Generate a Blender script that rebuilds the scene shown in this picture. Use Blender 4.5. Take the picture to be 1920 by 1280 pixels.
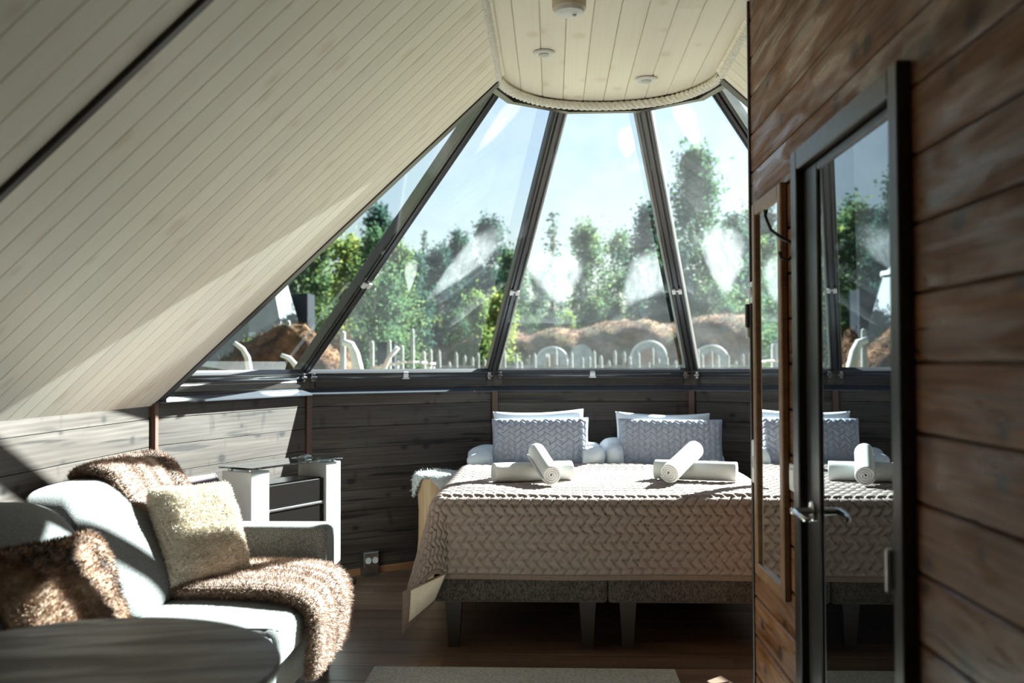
import bpy, bmesh, math, random
import numpy as np
from mathutils import Vector, Matrix

for o in list(bpy.data.objects):
    bpy.data.objects.remove(o)
SC = bpy.context.scene
COL = SC.collection
PI = math.pi
rad = math.radians

# ------------------------------------------------------------------ camera
F_PX, CAM_H = 1800.0, 1.30
pitch, yaw, roll = math.atan(45 / F_PX), math.atan(75 / F_PX), rad(0.2)
fw = Vector((-math.sin(yaw) * math.cos(pitch), math.cos(yaw) * math.cos(pitch), math.sin(pitch)))
r0 = Vector((math.cos(yaw), math.sin(yaw), 0))
u0 = r0.cross(fw)
rt = r0 * math.cos(roll) - u0 * math.sin(roll)
up = u0 * math.cos(roll) + r0 * math.sin(roll)
cam_d = bpy.data.cameras.new('camera')
cam = bpy.data.objects.new('camera', cam_d)
COL.objects.link(cam)
cam.matrix_world = Matrix(((rt.x, up.x, -fw.x, 0), (rt.y, up.y, -fw.y, 0), (rt.z, up.z, -fw.z, CAM_H), (0, 0, 0, 1)))
cam_d.sensor_width = 36
cam_d.lens = F_PX / 1920 * 36
cam_d.clip_start = 0.05
cam_d.clip_end = 500
cam_d.dof.use_dof = True
cam_d.dof.focus_distance = 4.6
cam_d.dof.aperture_fstop = 2.4
SC.camera = cam

# ------------------------------------------------------------------ sun, sky, exposure
SUN_AZ, SUN_EL = rad(44.7), rad(32.0)
SUN_DIR = Vector((math.sin(SUN_AZ) * math.cos(SUN_EL), math.cos(SUN_AZ) * math.cos(SUN_EL), math.sin(SUN_EL)))
sun_d = bpy.data.lights.new('sun', 'SUN')
sun_d.energy = 24.0
sun_d.angle = rad(0.6)
sun_d.color = (0.91, 1.0, 0.97)
sun = bpy.data.objects.new('sun', sun_d)
COL.objects.link(sun)
sun.rotation_euler = SUN_DIR.to_track_quat('Z', 'Y').to_euler()
sun.location = SUN_DIR * 30

W = bpy.data.worlds.new('sky')
SC.world = W
W.use_nodes = True
SKY_STRENGTH = 1.0


def nd(nt, t, ins=None, **props):
    n = nt.nodes.new(t)
    for k, v in props.items():
        setattr(n, k, v)
    for k, v in (ins or {}).items():
        s = n.inputs[k]
        if isinstance(v, bpy.types.NodeSocket):
            nt.links.new(v, s)
        else:
            s.default_value = v
    return n


def ramp(nt, fac, stops, interp='LINEAR'):
    n = nt.nodes.new('ShaderNodeValToRGB')
    n.color_ramp.interpolation = interp
    els = n.color_ramp.elements
    while len(els) < len(stops):
        els.new(0.5)
    for e, (p, c) in zip(els, stops):
        e.position = p
        e.color = (c, c, c, 1) if isinstance(c, (int, float)) else (*c, 1)
    nt.links.new(fac, n.inputs[0])
    return n.outputs[0]


def mth(nt, op, a, b=0.0, c=None, clamp=False):
    n = nt.nodes.new('ShaderNodeMath')
    n.operation = op
    n.use_clamp = clamp
    for i, v in enumerate((a, b) if c is None else (a, b, c)):
        if isinstance(v, bpy.types.NodeSocket):
            nt.links.new(v, n.inputs[i])
        else:
            n.inputs[i].default_value = v
    return n.outputs[0]


def mixc(nt, fac, a, b, blend='MIX'):
    n = nt.nodes.new('ShaderNodeMix')
    n.data_type = 'RGBA'
    n.blend_type = blend
    for s, v in ((n.inputs[0], fac), (n.inputs[6], a), (n.inputs[7], b)):
        if isinstance(v, bpy.types.NodeSocket):
            nt.links.new(v, s)
        elif isinstance(v, (int, float)):
            s.default_value = v
        else:
            s.default_value = (*v, 1)
    return n.outputs[2]


def build_world():
    nt = W.node_tree
    nt.nodes.clear()
    sky = nd(nt, 'ShaderNodeTexSky', sky_type='NISHITA', sun_disc=False, sun_elevation=SUN_EL, sun_rotation=SUN_AZ,
             altitude=200.0, air_density=1.3, dust_density=1.0, ozone_density=2.0)
    tc = nd(nt, 'ShaderNodeTexCoord')
    mp = nd(nt, 'ShaderNodeMapping', {'Vector': tc.outputs['Generated'], 'Scale': (1.6, 1.6, 4.5)})
    nz = nd(nt, 'ShaderNodeTexNoise', {'Vector': mp.outputs[0], 'Scale': 2.2, 'Detail': 5.0, 'Roughness': 0.55})
    cl = ramp(nt, nz.outputs[0], [(0.42, 0.0), (0.72, 0.55)])
    bg1 = nd(nt, 'ShaderNodeBackground', {'Color': sky.outputs[0], 'Strength': 0.065})
    bg2 = nd(nt, 'ShaderNodeBackground', {'Color': (0.88, 0.96, 1.0, 1), 'Strength': 0.42})
    mx = nd(nt, 'ShaderNodeMixShader', {0: cl, 1: bg1.outputs[0], 2: bg2.outputs[0]})
    out = nd(nt, 'ShaderNodeOutputWorld')
    nt.links.new(mx.outputs[0], out.inputs[0])


build_world()
SC.view_settings.view_transform = 'Standard'
SC.view_settings.look = 'None'
SC.view_settings.gamma = 1.0
SC.view_settings.exposure = 1.16
SC.view_settings.use_curve_mapping = False
SC.cycles.use_denoising = True
SC.cycles.max_bounces = 10
SC.cycles.diffuse_bounces = 8
SC.cycles.glossy_bounces = 4
SC.cycles.transparent_max_bounces = 16
SC.cycles.caustics_reflective = False
SC.cycles.caustics_refractive = False
SC.cycles.sample_clamp_indirect = 6.0

# ------------------------------------------------------------------ materials
M = {}


def newmat(name):
    m = bpy.data.materials.new(name)
    m.use_nodes = True
    m.node_tree.nodes.clear()
    M[name] = m
    return m, m.node_tree


def finish(nt, color, rough=0.6, bump=None, bstr=0.3, bdist=0.01, spec=0.4, metal=0.0, **extra):
    p = nt.nodes.new('ShaderNodeBsdfPrincipled')

    def setin(k, v):
        s = p.inputs[k]
        if isinstance(v, bpy.types.NodeSocket):
            nt.links.new(v, s)
        elif isinstance(v, tuple) and len(v) == 3:
            s.default_value = (*v, 1)
        else:
            s.default_value = v
    setin('Base Color', color)
    setin('Roughness', rough)
    setin('Metallic', metal)
    setin('Specular IOR Level', spec)
    for k, v in extra.items():
        setin(k, v)
    if bump is not None:
        b = nd(nt, 'ShaderNodeBump', {'Height': bump, 'Strength': bstr, 'Distance': bdist})
        nt.links.new(b.outputs[0], p.inputs['Normal'])
    o = nt.nodes.new('ShaderNodeOutputMaterial')
    nt.links.new(p.outputs[0], o.inputs[0])
    return p


def plain(name, color, rough=0.5, spec=0.4, metal=0.0, noise=None, **extra):
    m, nt = newmat(name)
    col = color
    bump = None
    if noise:
        sc, amt = noise
        tc = nd(nt, 'ShaderNodeTexCoord')
        nz = nd(nt, 'ShaderNodeTexNoise', {'Vector': tc.outputs['Object'], 'Scale': sc, 'Detail': 4.0})
        dark = tuple(c * (1 - amt) for c in color)
        light = tuple(min(1, c * (1 + amt)) for c in color)
        col = ramp(nt, nz.outputs[0], [(0.3, dark), (0.7, light)])
        bump = nz.outputs[0]
    finish(nt, col, rough, bump, 0.15, 0.005, spec, metal, **extra)
    return m


def wood(name, dark, mid, light, knot, rough=0.5, knots=1.0, spec=0.4, bstr=0.25, contrast=1.0, kscale=3.4, long=1.0, tonevar=0.36, rvar=0.0, cracks=0.0):
    """grain runs along the object's local X"""
    m, nt = newmat(name)
    tc = nd(nt, 'ShaderNodeTexCoord')
    oi = nd(nt, 'ShaderNodeObjectInfo')
    off = nd(nt, 'ShaderNodeCombineXYZ', {0: mth(nt, 'MULTIPLY', oi.outputs['Random'], 37.0), 1: mth(nt, 'MULTIPLY', oi.outputs['Random'], 91.0),
                                         2: mth(nt, 'MULTIPLY', oi.outputs['Random'], 13.0)})
    vec = nd(nt, 'ShaderNodeVectorMath', {0: tc.outputs['Object'], 1: off.outputs[0]}, operation='ADD').outputs[0]
    m1 = nd(nt, 'ShaderNodeMapping', {'Vector': vec, 'Scale': (2.2 * long, 60.0, 60.0)})
    n1 = nd(nt, 'ShaderNodeTexNoise', {'Vector': m1.outputs[0], 'Scale': 1.0, 'Detail': 5.0, 'Roughness': 0.6})
    m2 = nd(nt, 'ShaderNodeMapping', {'Vector': vec, 'Scale': (0.9 * long, 9.0, 9.0)})
    n2 = nd(nt, 'ShaderNodeTexNoise', {'Vector': m2.outputs[0], 'Scale': 1.0, 'Detail': 3.0, 'Distortion': 0.6})
    m4 = nd(nt, 'ShaderNodeMapping', {'Vector': vec, 'Scale': (0.6 * long, 6.5, 6.5)})
    wv = nd(nt, 'ShaderNodeTexWave', {'Vector': m4.outputs[0], 'Scale': 2.2, 'Distortion': 7.0, 'Detail': 2.0, 'Detail Scale': 0.8}, wave_type='BANDS', bands_direction='Y')
    g = mth(nt, 'ADD', mth(nt, 'MULTIPLY', n1.outputs[0], 0.40), mth(nt, 'MULTIPLY', n2.outputs[0], 0.52))
    g = mth(nt, 'ADD', g, mth(nt, 'MULTIPLY', wv.outputs['Fac'], 0.08))
    lo, hi = 0.5 - 0.2 / contrast, 0.5 + 0.2 / contrast
    col = ramp(nt, g, [(max(0, lo), dark), (0.5, mid), (min(1, hi), light)])
    # plank to plank tone
    tone = mth(nt, 'ADD', mth(nt, 'MULTIPLY', oi.outputs['Random'], tonevar), 1.0 - tonevar / 2)
    tn = nd(nt, 'ShaderNodeCombineXYZ', {0: tone, 1: tone, 2: tone})
    col = mixc(nt, 1.0, col, tn.outputs[0], 'MULTIPLY')
    if knots > 0:
        m3 = nd(nt, 'ShaderNodeMapping', {'Vector': vec, 'Scale': (kscale * 0.85, kscale * 1.2, 0.0)})
        vo = nd(nt, 'ShaderNodeTexVoronoi', {'Vector': m3.outputs[0], 'Scale': 1.0, 'Randomness': 1.0}, voronoi_dimensions='2D')
        wob = mth(nt, 'ADD', vo.outputs['Distance'], mth(nt, 'MULTIPLY', mth(nt, 'SUBTRACT', n2.outputs[0], 0.5), 0.26))
        kf = ramp(nt, wob, [(0.03, knots), (0.075, 0.65 * knots), (0.10, 0.25 * knots), (0.17, 0.0)])
        vc = nd(nt, 'ShaderNodeSeparateColor', {0: vo.outputs['Color']})
        kf = mth(nt, 'MULTIPLY', kf, mth(nt, 'GREATER_THAN', vc.outputs[0], 0.3))
        col = mixc(nt, kf, col, knot)
    if cracks > 0:
        m6 = nd(nt, 'ShaderNodeMapping', {'Vector': vec, 'Scale': (1.5, 30.0, 30.0)})
        n6 = nd(nt, 'ShaderNodeTexNoise', {'Vector': m6.outputs[0], 'Scale': 1.0, 'Detail': 2.0, 'Distortion': 0.5})
        m7 = nd(nt, 'ShaderNodeMapping', {'Vector': vec, 'Scale': (14.0, 5.0, 5.0)})
        n7 = nd(nt, 'ShaderNodeTexNoise', {'Vector': m7.outputs[0], 'Scale': 1.0, 'Detail': 2.0})
        cf = mth(nt, 'MULTIPLY', ramp(nt, n6.outputs[0], [(0.60, 0.0), (0.68, 1.0)]), cracks)
        cf = mth(nt, 'ADD', cf, mth(nt, 'MULTIPLY', ramp(nt, n7.outputs[0], [(0.62, 0.0), (0.74, 1.0)]), cracks * 0.6), clamp=True)
        col = mixc(nt, cf, col, knot)
    if rvar:
        m5 = nd(nt, 'ShaderNodeMapping', {'Vector': vec, 'Scale': (3.0, 16.0, 1.0)})
        n5 = nd(nt, 'ShaderNodeTexNoise', {'Vector': m5.outputs[0], 'Scale': 1.0, 'Detail': 4.0, 'Distortion': 0.8})
        rough = ramp(nt, n5.outputs[0], [(0.35, max(0.05, rough - rvar)), (0.65, min(1.0, rough + rvar))])
    finish(nt, col, rough, g, bstr, 0.004, spec)
    return m


wood('wood_wall', (0.028, 0.019, 0.015), (0.060, 0.045, 0.037), (0.108, 0.088, 0.077), (0.010, 0.006, 0.005), 0.55, 1.0, contrast=0.95, kscale=4.6, cracks=0.85)
wood('wood_cream', (0.77, 0.70, 0.59), (0.85, 0.79, 0.70), (0.89, 0.84, 0.76), (0.5, 0.36, 0.24), 0.42, 0.30, bstr=0.06, contrast=0.5, tonevar=0.10)
wood('wood_brown', (0.07, 0.027, 0.010), (0.158, 0.063, 0.023), (0.25, 0.11, 0.043), (0.035, 0.014, 0.007), 0.50, 0.95, spec=0.5, contrast=0.95, tonevar=0.3, rvar=0.24, bstr=0.4, kscale=4.0, cracks=0.35)
wood('wood_floor', (0.075, 0.045, 0.03), (0.125, 0.078, 0.053), (0.19, 0.125, 0.09), (0.03, 0.018, 0.012), 0.36, 0.3, spec=0.45, bstr=0.12, contrast=1.2, cracks=0.4, tonevar=0.5)
wood('wood_table', (0.016, 0.010, 0.007), (0.045, 0.029, 0.02), (0.10, 0.068, 0.048), (0.02, 0.012, 0.008), 0.42, 0.3, spec=0.3, contrast=1.1, rvar=0.1)
wood('wood_post', (0.075, 0.035, 0.025), (0.11, 0.056, 0.04), (0.14, 0.075, 0.055), (0.05, 0.03, 0.02), 0.5, 0.0)
wood('wood_frame', (0.15, 0.075, 0.038), (0.23, 0.125, 0.065), (0.29, 0.17, 0.09), (0.1, 0.05, 0.03), 0.42, 0.0)
wood('wood_base', (0.26, 0.12, 0.055), (0.37, 0.185, 0.09), (0.45, 0.24, 0.12), (0.2, 0.09, 0.04), 0.4, 0.0)
wood('wood_log', (0.36, 0.22, 0.12), (0.50, 0.33, 0.19), (0.58, 0.41, 0.26), (0.3, 0.17, 0.09), 0.6, 0.4, kscale=2.0)
wood('wood_grey', (0.13, 0.135, 0.13), (0.21, 0.215, 0.21), (0.3, 0.305, 0.3), (0.15, 0.14, 0.13), 0.8, 0.0)
wood('wood_pale', (0.36, 0.35, 0.33), (0.46, 0.45, 0.43), (0.55, 0.54, 0.52), (0.4, 0.37, 0.33), 0.8, 0.0)
plain('dark_trim', (0.028, 0.021, 0.019), 0.36, 0.5, noise=(60, 0.2))
plain('dark_metal', (0.045, 0.043, 0.045), 0.3, 0.6)
plain('sill_metal', (0.05, 0.055, 0.065), 0.25, 0.7)
plain('light_edge', (0.45, 0.46, 0.46), 0.4, 0.5)
plain('door_black', (0.022, 0.018, 0.016), 0.33, 0.5, noise=(30, 0.2))
plain('chrome', (0.62, 0.62, 0.62), 0.18, 0.5, 1.0)
plain('brushed_steel', (0.42, 0.42, 0.42), 0.35, 0.5, 1.0)
plain('iron', (0.03, 0.03, 0.03), 0.4, 0.5)
plain('white_plastic', (0.75, 0.76, 0.76), 0.35, 0.5)
plain('white_lacquer', (0.56, 0.57, 0.55), 0.22, 0.5)
plain('black_gloss', (0.012, 0.010, 0.009), 0.2, 0.35)
plain('mirror', (0.9, 0.92, 0.92), 0.015, 0.5, 1.0)
plain('rope', (0.88, 0.84, 0.78), 0.85, 0.2, noise=(180, 0.2))
plain('ceramic', (0.66, 0.58, 0.47), 0.45, 0.4)
plain('rubber', (0.02, 0.02, 0.02), 0.5, 0.4)
plain('bed_leg', (0.03, 0.024, 0.02), 0.45, 0.4)
plain('linen', (0.70, 0.73, 0.75), 0.8, 0.2, noise=(9, 0.04))
plain('towel', (0.62, 0.64, 0.62), 0.95, 0.1, noise=(240, 0.07))
plain('lining', (0.72, 0.66, 0.56), 0.9, 0.1, noise=(120, 0.05))
plain('binding', (0.23, 0.18, 0.15), 0.85, 0.2, noise=(90, 0.1))
plain('quilt', (0.30, 0.245, 0.222), 0.85, 0.15, noise=(150, 0.08))
plain('cushion_grey', (0.34, 0.36, 0.42), 0.85, 0.15, noise=(150, 0.08))
plain('fleece', (0.66, 0.60, 0.51), 0.95, 0.1, noise=(45, 0.08))
plain('sheepskin', (0.68, 0.69, 0.68), 0.95, 0.1, noise=(40, 0.05))
plain('hut_canvas', (0.17, 0.19, 0.205), 0.7, 0.3, noise=(3, 0.12))
plain('hut_white', (0.5, 0.53, 0.55), 0.6, 0.3)
plain('hut_dark', (0.008, 0.010, 0.014), 0.9, 0.1)
plain('gable_grey', (0.27, 0.30, 0.32), 0.8, 0.2, noise=(6, 0.2))
plain('gable_door', (0.24, 0.15, 0.13), 0.7, 0.3)
plain('bark_pine', (0.28, 0.15, 0.09), 0.9, 0.1, noise=(12, 0.3))
plain('bark_birch', (0.66, 0.65, 0.62), 0.85, 0.1, noise=(7, 0.3))
plain('dark_box', (0.06, 0.03, 0.045), 0.5, 0.4)


def fabric(name, c1, c2, scale=420, rough=0.9, stretch=(1, 1, 1), bstr=0.5):
    m, nt = newmat(name)
    tc = nd(nt, 'ShaderNodeTexCoord')
    mp = nd(nt, 'ShaderNodeMapping', {'Vector': tc.outputs['Object'], 'Scale': stretch})
    n1 = nd(nt, 'ShaderNodeTexNoise', {'Vector': mp.outputs[0], 'Scale': scale, 'Detail': 2.0})
    n2 = nd(nt, 'ShaderNodeTexNoise', {'Vector': tc.outputs['Object'], 'Scale': 6.0, 'Detail': 3.0})
    f = mth(nt, 'ADD', mth(nt, 'MULTIPLY', n1.outputs[0], 0.85), mth(nt, 'MULTIPLY', n2.outputs[0], 0.15))
    col = ramp(nt, f, [(0.36, c1), (0.64, c2)])
    finish(nt, col, rough, n1.outputs[0], bstr, 0.002, 0.2, **{'Sheen Weight': 0.2})


fabric('sofa_fabric', (0.052, 0.053, 0.053), (0.138, 0.141, 0.14), 230)
fabric('base_fabric', (0.035, 0.03, 0.028), (0.125, 0.11, 0.10), 170, stretch=(1, 1, 0.5))
fabric('rug_fabric', (0.23, 0.23, 0.20), (0.40, 0.40, 0.36), 90)


def fur_mat(name, stops, su, sv, seed):
    m, nt = newmat(name)
    uv = nd(nt, 'ShaderNodeUVMap')
    mp = nd(nt, 'ShaderNodeMapping', {'Vector': uv.outputs[0], 'Scale': (su, sv, 1), 'Location': (seed, seed * 2, 0)})
    n1 = nd(nt, 'ShaderNodeTexNoise', {'Vector': mp.outputs[0], 'Scale': 1.0, 'Detail': 4.0, 'Roughness': 0.6})
    col = ramp(nt, n1.outputs[0], stops)
    finish(nt, col, 0.75, None, spec=0.3, **{'Sheen Weight': 0.3})


fur_mat('fur_throw', [(0.32, (0.06, 0.03, 0.018)), (0.42, (0.20, 0.118, 0.08)), (0.5, (0.34, 0.235, 0.18)), (0.62, (0.47, 0.365, 0.305))], 1.3, 11.0, 3.1)
fur_mat('fur_edge', [(0.3, (0.035, 0.018, 0.01)), (0.5, (0.14, 0.078, 0.045)), (0.7, (0.34, 0.24, 0.17))], 40.0, 8.0, 1.7)
fur_mat('fur_pillow', [(0.36, (0.045, 0.02, 0.01)), (0.45, (0.19, 0.10, 0.055)), (0.54, (0.34, 0.21, 0.13)), (0.68, (0.52, 0.40, 0.31))], 9.0, 6.0, 5.3)


def turf_mat():
    m, nt = newmat('turf')
    tc = nd(nt, 'ShaderNodeTexCoord')
    n1 = nd(nt, 'ShaderNodeTexNoise', {'Vector': tc.outputs['Object'], 'Scale': 2.6, 'Detail': 8.0, 'Roughness': 0.7})
    n2 = nd(nt, 'ShaderNodeTexNoise', {'Vector': tc.outputs['Object'], 'Scale': 0.9, 'Detail': 3.0})
    col = ramp(nt, n1.outputs[0], [(0.3, (0.02, 0.014, 0.010)), (0.46, (0.085, 0.045, 0.026)), (0.58, (0.20, 0.098, 0.05)), (0.72, (0.34, 0.19, 0.10))])
    col = mixc(nt, ramp(nt, n2.outputs[0], [(0.45, 0.0), (0.65, 0.65)]), col, (0.06, 0.07, 0.03))
    finish(nt, col, 0.95, n1.outputs[0], 0.9, 0.08, 0.1)


turf_mat()


def leaf_mat(name, c1, c2, c3):
    m, nt = newmat(name)
    tc = nd(nt, 'ShaderNodeTexCoord')
    oi = nd(nt, 'ShaderNodeObjectInfo')
    n1 = nd(nt, 'ShaderNodeTexNoise', {'Vector': tc.outputs['Object'], 'Scale': 1.3, 'Detail': 4.0})
    f = mth(nt, 'ADD', n1.outputs[0], mth(nt, 'MULTIPLY', mth(nt, 'SUBTRACT', oi.outputs['Random'], 0.5), 0.25))
    col = ramp(nt, f, [(0.3, c1), (0.5, c2), (0.7, c3)])
    d = nd(nt, 'ShaderNodeBsdfDiffuse', {'Color': col})
    t = nd(nt, 'ShaderNodeBsdfTranslucent', {'Color': col})
    mx = nd(nt, 'ShaderNodeMixShader', {0: 0.45, 1: d.outputs[0], 2: t.outputs[0]})
    o = nd(nt, 'ShaderNodeOutputMaterial')
    nt.links.new(mx.outputs[0], o.inputs[0])


leaf_mat('needles', (0.018, 0.042, 0.036), (0.032, 0.07, 0.055), (0.06, 0.105, 0.065))
leaf_mat('leaves_green', (0.035, 0.075, 0.045), (0.065, 0.12, 0.06), (0.12, 0.17, 0.065))
leaf_mat('leaves_yellow', (0.07, 0.12, 0.04), (0.15, 0.19, 0.05), (0.28, 0.28, 0.07))


def ground_mat():
    m, nt = newmat('ground')
    tc = nd(nt, 'ShaderNodeTexCoord')
    n1 = nd(nt, 'ShaderNodeTexNoise', {'Vector': tc.outputs['Object'], 'Scale': 0.8, 'Detail': 7.0})
    col = ramp(nt, n1.outputs[0], [(0.35, (0.10, 0.12, 0.045)), (0.55, (0.2, 0.165, 0.1)), (0.7, (0.3, 0.25, 0.18))])
    finish(nt, col, 0.95, n1.outputs[0], 0.5, 0.1, 0.1)


ground_mat()


def dark_glass():
    """dark reflective solar glass of the bathroom door"""
    m, nt = newmat('door_glass')
    df = nd(nt, 'ShaderNodeBsdfDiffuse', {'Color': (0.008, 0.008, 0.009, 1)})
    gl = nd(nt, 'ShaderNodeBsdfGlossy', {'Color': (0.88, 0.95, 1.0, 1), 'Roughness': 0.012})
    fr = nd(nt, 'ShaderNodeFresnel', {'IOR': 1.9})
    mx = nd(nt, 'ShaderNodeMixShader', {0: mth(nt, 'ADD', fr.outputs[0], 0.18, clamp=True), 1: df.outputs[0], 2: gl.outputs[0]})
    o = nd(nt, 'ShaderNodeOutputMaterial')
    nt.links.new(mx.outputs[0], o.inputs[0])


dark_glass()


def clear_glass(name, tint, refl=1.0):
    m, nt = newmat(name)
    tr = nd(nt, 'ShaderNodeBsdfTransparent', {'Color': (*tint, 1)})
    gl = nd(nt, 'ShaderNodeBsdfGlossy', {'Color': (1, 1, 1, 1), 'Roughness': 0.01})
    lw = nd(nt, 'ShaderNodeFresnel', {'IOR': 1.45})
    mx = nd(nt, 'ShaderNodeMixShader', {0: mth(nt, 'MULTIPLY', lw.outputs[0], refl), 1: tr.outputs[0], 2: gl.outputs[0]})
    o = nd(nt, 'ShaderNodeOutputMaterial')
    nt.links.new(mx.outputs[0], o.inputs[0])


clear_glass('table_glass', (0.82, 0.95, 0.92))


def pane_glass(name, smears, base):
    """clear window glass with a thin translucent film that lays haze over the view, and fan-shaped wiping smears; pane-local coordinates, X along the sill, Y up the slope"""
    m, nt = newmat(name)
    tc = nd(nt, 'ShaderNodeTexCoord')
    sx = nd(nt, 'ShaderNodeSeparateXYZ', {0: tc.outputs['Object']})
    nz = nd(nt, 'ShaderNodeTexNoise', {'Vector': tc.outputs['Object'], 'Scale': 5.0, 'Detail': 5.0, 'Roughness': 0.6})
    tot = None
    for (px, py, ax, ay, rot, amt) in smears:
        ca, sa = math.cos(rot), math.sin(rot)
        dx = mth(nt, 'SUBTRACT', sx.outputs[0], px)
        dy = mth(nt, 'SUBTRACT', sx.outputs[1], py)
        ux = mth(nt, 'ADD', mth(nt, 'MULTIPLY', dx, ca / ax), mth(nt, 'MULTIPLY', dy, sa / ax))
        uy = mth(nt, 'ADD', mth(nt, 'MULTIPLY', dx, -sa / ay), mth(nt, 'MULTIPLY', dy, ca / ay))
        # a fan: widens upwards
        wid = mth(nt, 'ADD', mth(nt, 'MULTIPLY', uy, 0.42), 0.62)
        ux = mth(nt, 'DIVIDE', ux, mth(nt, 'MAXIMUM', wid, 0.15))
        d = mth(nt, 'ADD', mth(nt, 'POWER', mth(nt, 'ABSOLUTE', ux), 2.4), mth(nt, 'POWER', mth(nt, 'ABSOLUTE', uy), 2.0))
        d = mth(nt, 'ADD', d, mth(nt, 'MULTIPLY', mth(nt, 'SUBTRACT', nz.outputs[0], 0.5), 1.3))
        f = mth(nt, 'MULTIPLY', ramp(nt, d, [(0.25, 1.0), (1.0, 0.0)], 'EASE'), amt)
        tot = f if tot is None else mth(nt, 'ADD', tot, f)
    mp = nd(nt, 'ShaderNodeMapping', {'Vector': tc.outputs['Object'], 'Scale': (18, 5, 1), 'Rotation': (0, 0, 0.5)})
    n2 = nd(nt, 'ShaderNodeTexNoise', {'Vector': mp.outputs[0], 'Scale': 1.6, 'Detail': 5.0})
    streak = ramp(nt, n2.outputs[0], [(0.3, 0.55), (0.7, 1.0)])
    film = ramp(nt, nz.outputs[0], [(0.3, base * 0.6), (0.7, base * 1.5)])  # pale film added to the glass as a haze veil
    fac = mth(nt, 'ADD', mth(nt, 'MULTIPLY', tot, streak), film, clamp=True)
    tr = nd(nt, 'ShaderNodeBsdfTransparent', {'Color': (0.93, 0.97, 0.97, 1)})
    gl = nd(nt, 'ShaderNodeBsdfGlossy', {'Color': (1, 1, 1, 1), 'Roughness': 0.02})
    lw = nd(nt, 'ShaderNodeFresnel', {'IOR': 1.25})
    m1 = nd(nt, 'ShaderNodeMixShader', {0: lw.outputs[0], 1: tr.outputs[0], 2: gl.outputs[0]})
    tl = nd(nt, 'ShaderNodeBsdfTranslucent', {'Color': (0.9, 0.95, 0.97, 1)})
    m2 = nd(nt, 'ShaderNodeMixShader', {0: fac, 1: m1.outputs[0], 2: tl.outputs[0]})
    o = nd(nt, 'ShaderNodeOutputMaterial')
    nt.links.new(m2.outputs[0], o.inputs[0])


pane_glass('pane_0', [(0.28, 0.70, 0.06, 0.08, 0, 0.06)], 0.008)
pane_glass('pane_1', [(0.07, 0.92, 0.17, 0.34, -0.45, 0.11), (-0.25, 0.80, 0.06, 0.14, 0.3, 0.09), (-0.12, 1.85, 0.08, 0.2, -0.3, 0.06)], 0.013)
pane_glass('pane_2', [(-0.24, 0.82, 0.26, 0.24, 0.1, 0.075), (0.31, 0.80, 0.24, 0.26, -0.5, 0.07), (0.15, 1.8, 0.1, 0.12, 0, 0.05)], 0.012)
pane_glass('pane_3', [(-0.13, 0.92, 0.2, 0.3, -0.3, 0.065), (0.0, 1.85, 0.1, 0.16, 0, 0.04)], 0.012)
pane_glass('pane_4', [(0.1, 0.9, 0.2, 0.25, 0.2, 0.06)], 0.018)

# ------------------------------------------------------------------ mesh helpers
WLOC = {}


def tag(o, label=None, cat=None, group=None, kind=None):
    if label:
        o['label'] = label
    if cat:
        o['category'] = cat
    if group:
        o['group'] = group
    if kind:
        o['kind'] = kind
    return o


def thing(name, label, cat, loc=(0, 0, 0), group=None, rot=None):
    o = bpy.data.objects.new(name, None)
    o.empty_display_size = 0.1
    COL.objects.link(o)
    o.location = loc
    if rot:
        o.rotation_euler = rot
    WLOC[o.name] = Vector(loc) if not rot else None
    return tag(o, label, cat, group)


def mobj(name, verts, faces, mat, parent=None, smooth=False, uv=None, local=False):
    """verts in world coordinates unless local; parented to a thing whose Empty is only translated"""
    verts = np.asarray(verts, float)
    if parent is not None and not local:
        off = WLOC.get(parent.name)
        if off is None:
            off = WLOC.get(parent.parent.name) if parent.parent else None
        if off is not None:
            verts = verts - np.array(off)
    me = bpy.data.meshes.new(name)
    me.from_pydata(verts.tolist(), [], [list(map(int, f)) for f in faces])
    if smooth:
        me.polygons.foreach_set('use_smooth', [True] * len(me.polygons))
    if uv is not None:
        lay = me.uv_layers.new(name='uv')
        idx = np.zeros(len(me.loops), dtype=np.int32)
        me.loops.foreach_get('vertex_index', idx)
        lay.data.foreach_set('uv', np.asarray(uv, float)[idx].ravel())
    me.materials.append(M[mat])
    me.update()
    o = bpy.data.objects.new(name, me)
    COL.objects.link(o)
    if parent is not None:
        o.parent = parent
    return o


def inst(src, parent=None, loc=None, mw=None):
    o = src.copy()
    COL.objects.link(o)
    if parent is not None:
        o.parent = parent
    if loc is not None:
        o.location = loc
    if mw is not None:
        o.matrix_local = mw
    return o


def frame(o, X, Y, Z):
    """matrix with columns X,Y,Z at origin o"""
    X, Y, Z, o = Vector(X).normalized(), Vector(Y).normalized(), Vector(Z).normalized(), Vector(o)
    return Matrix(((X.x, Y.x, Z.x, o.x), (X.y, Y.y, Z.y, o.y), (X.z, Y.z, Z.z, o.z), (0, 0, 0, 1)))


def box_vf(x0, x1, y0, y1, z0, z1):
    v = [(x0, y0, z0), (x1, y0, z0), (x1, y1, z0), (x0, y1, z0), (x0, y0, z1), (x1, y0, z1), (x1, y1, z1), (x0, y1, z1)]
    f = [(0, 3, 2, 1), (4, 5, 6, 7), (0, 1, 5, 4), (1, 2, 6, 5), (2, 3, 7, 6), (3, 0, 4, 7)]
    return v, f


def join(*vfs):
    V, Fs = [], []
    for v, f in vfs:
        k = len(V)
        V += [tuple(p) for p in v]
        Fs += [tuple(i + k for i in q) for q in f]
    return V, Fs


def bm_vf(bm):
    bm.verts.ensure_lookup_table()
    bm.verts.index_update()
    r = [tuple(v.co) for v in bm.verts], [tuple(v.index for v in f.verts) for f in bm.faces]
    bm.free()
    return r


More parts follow.
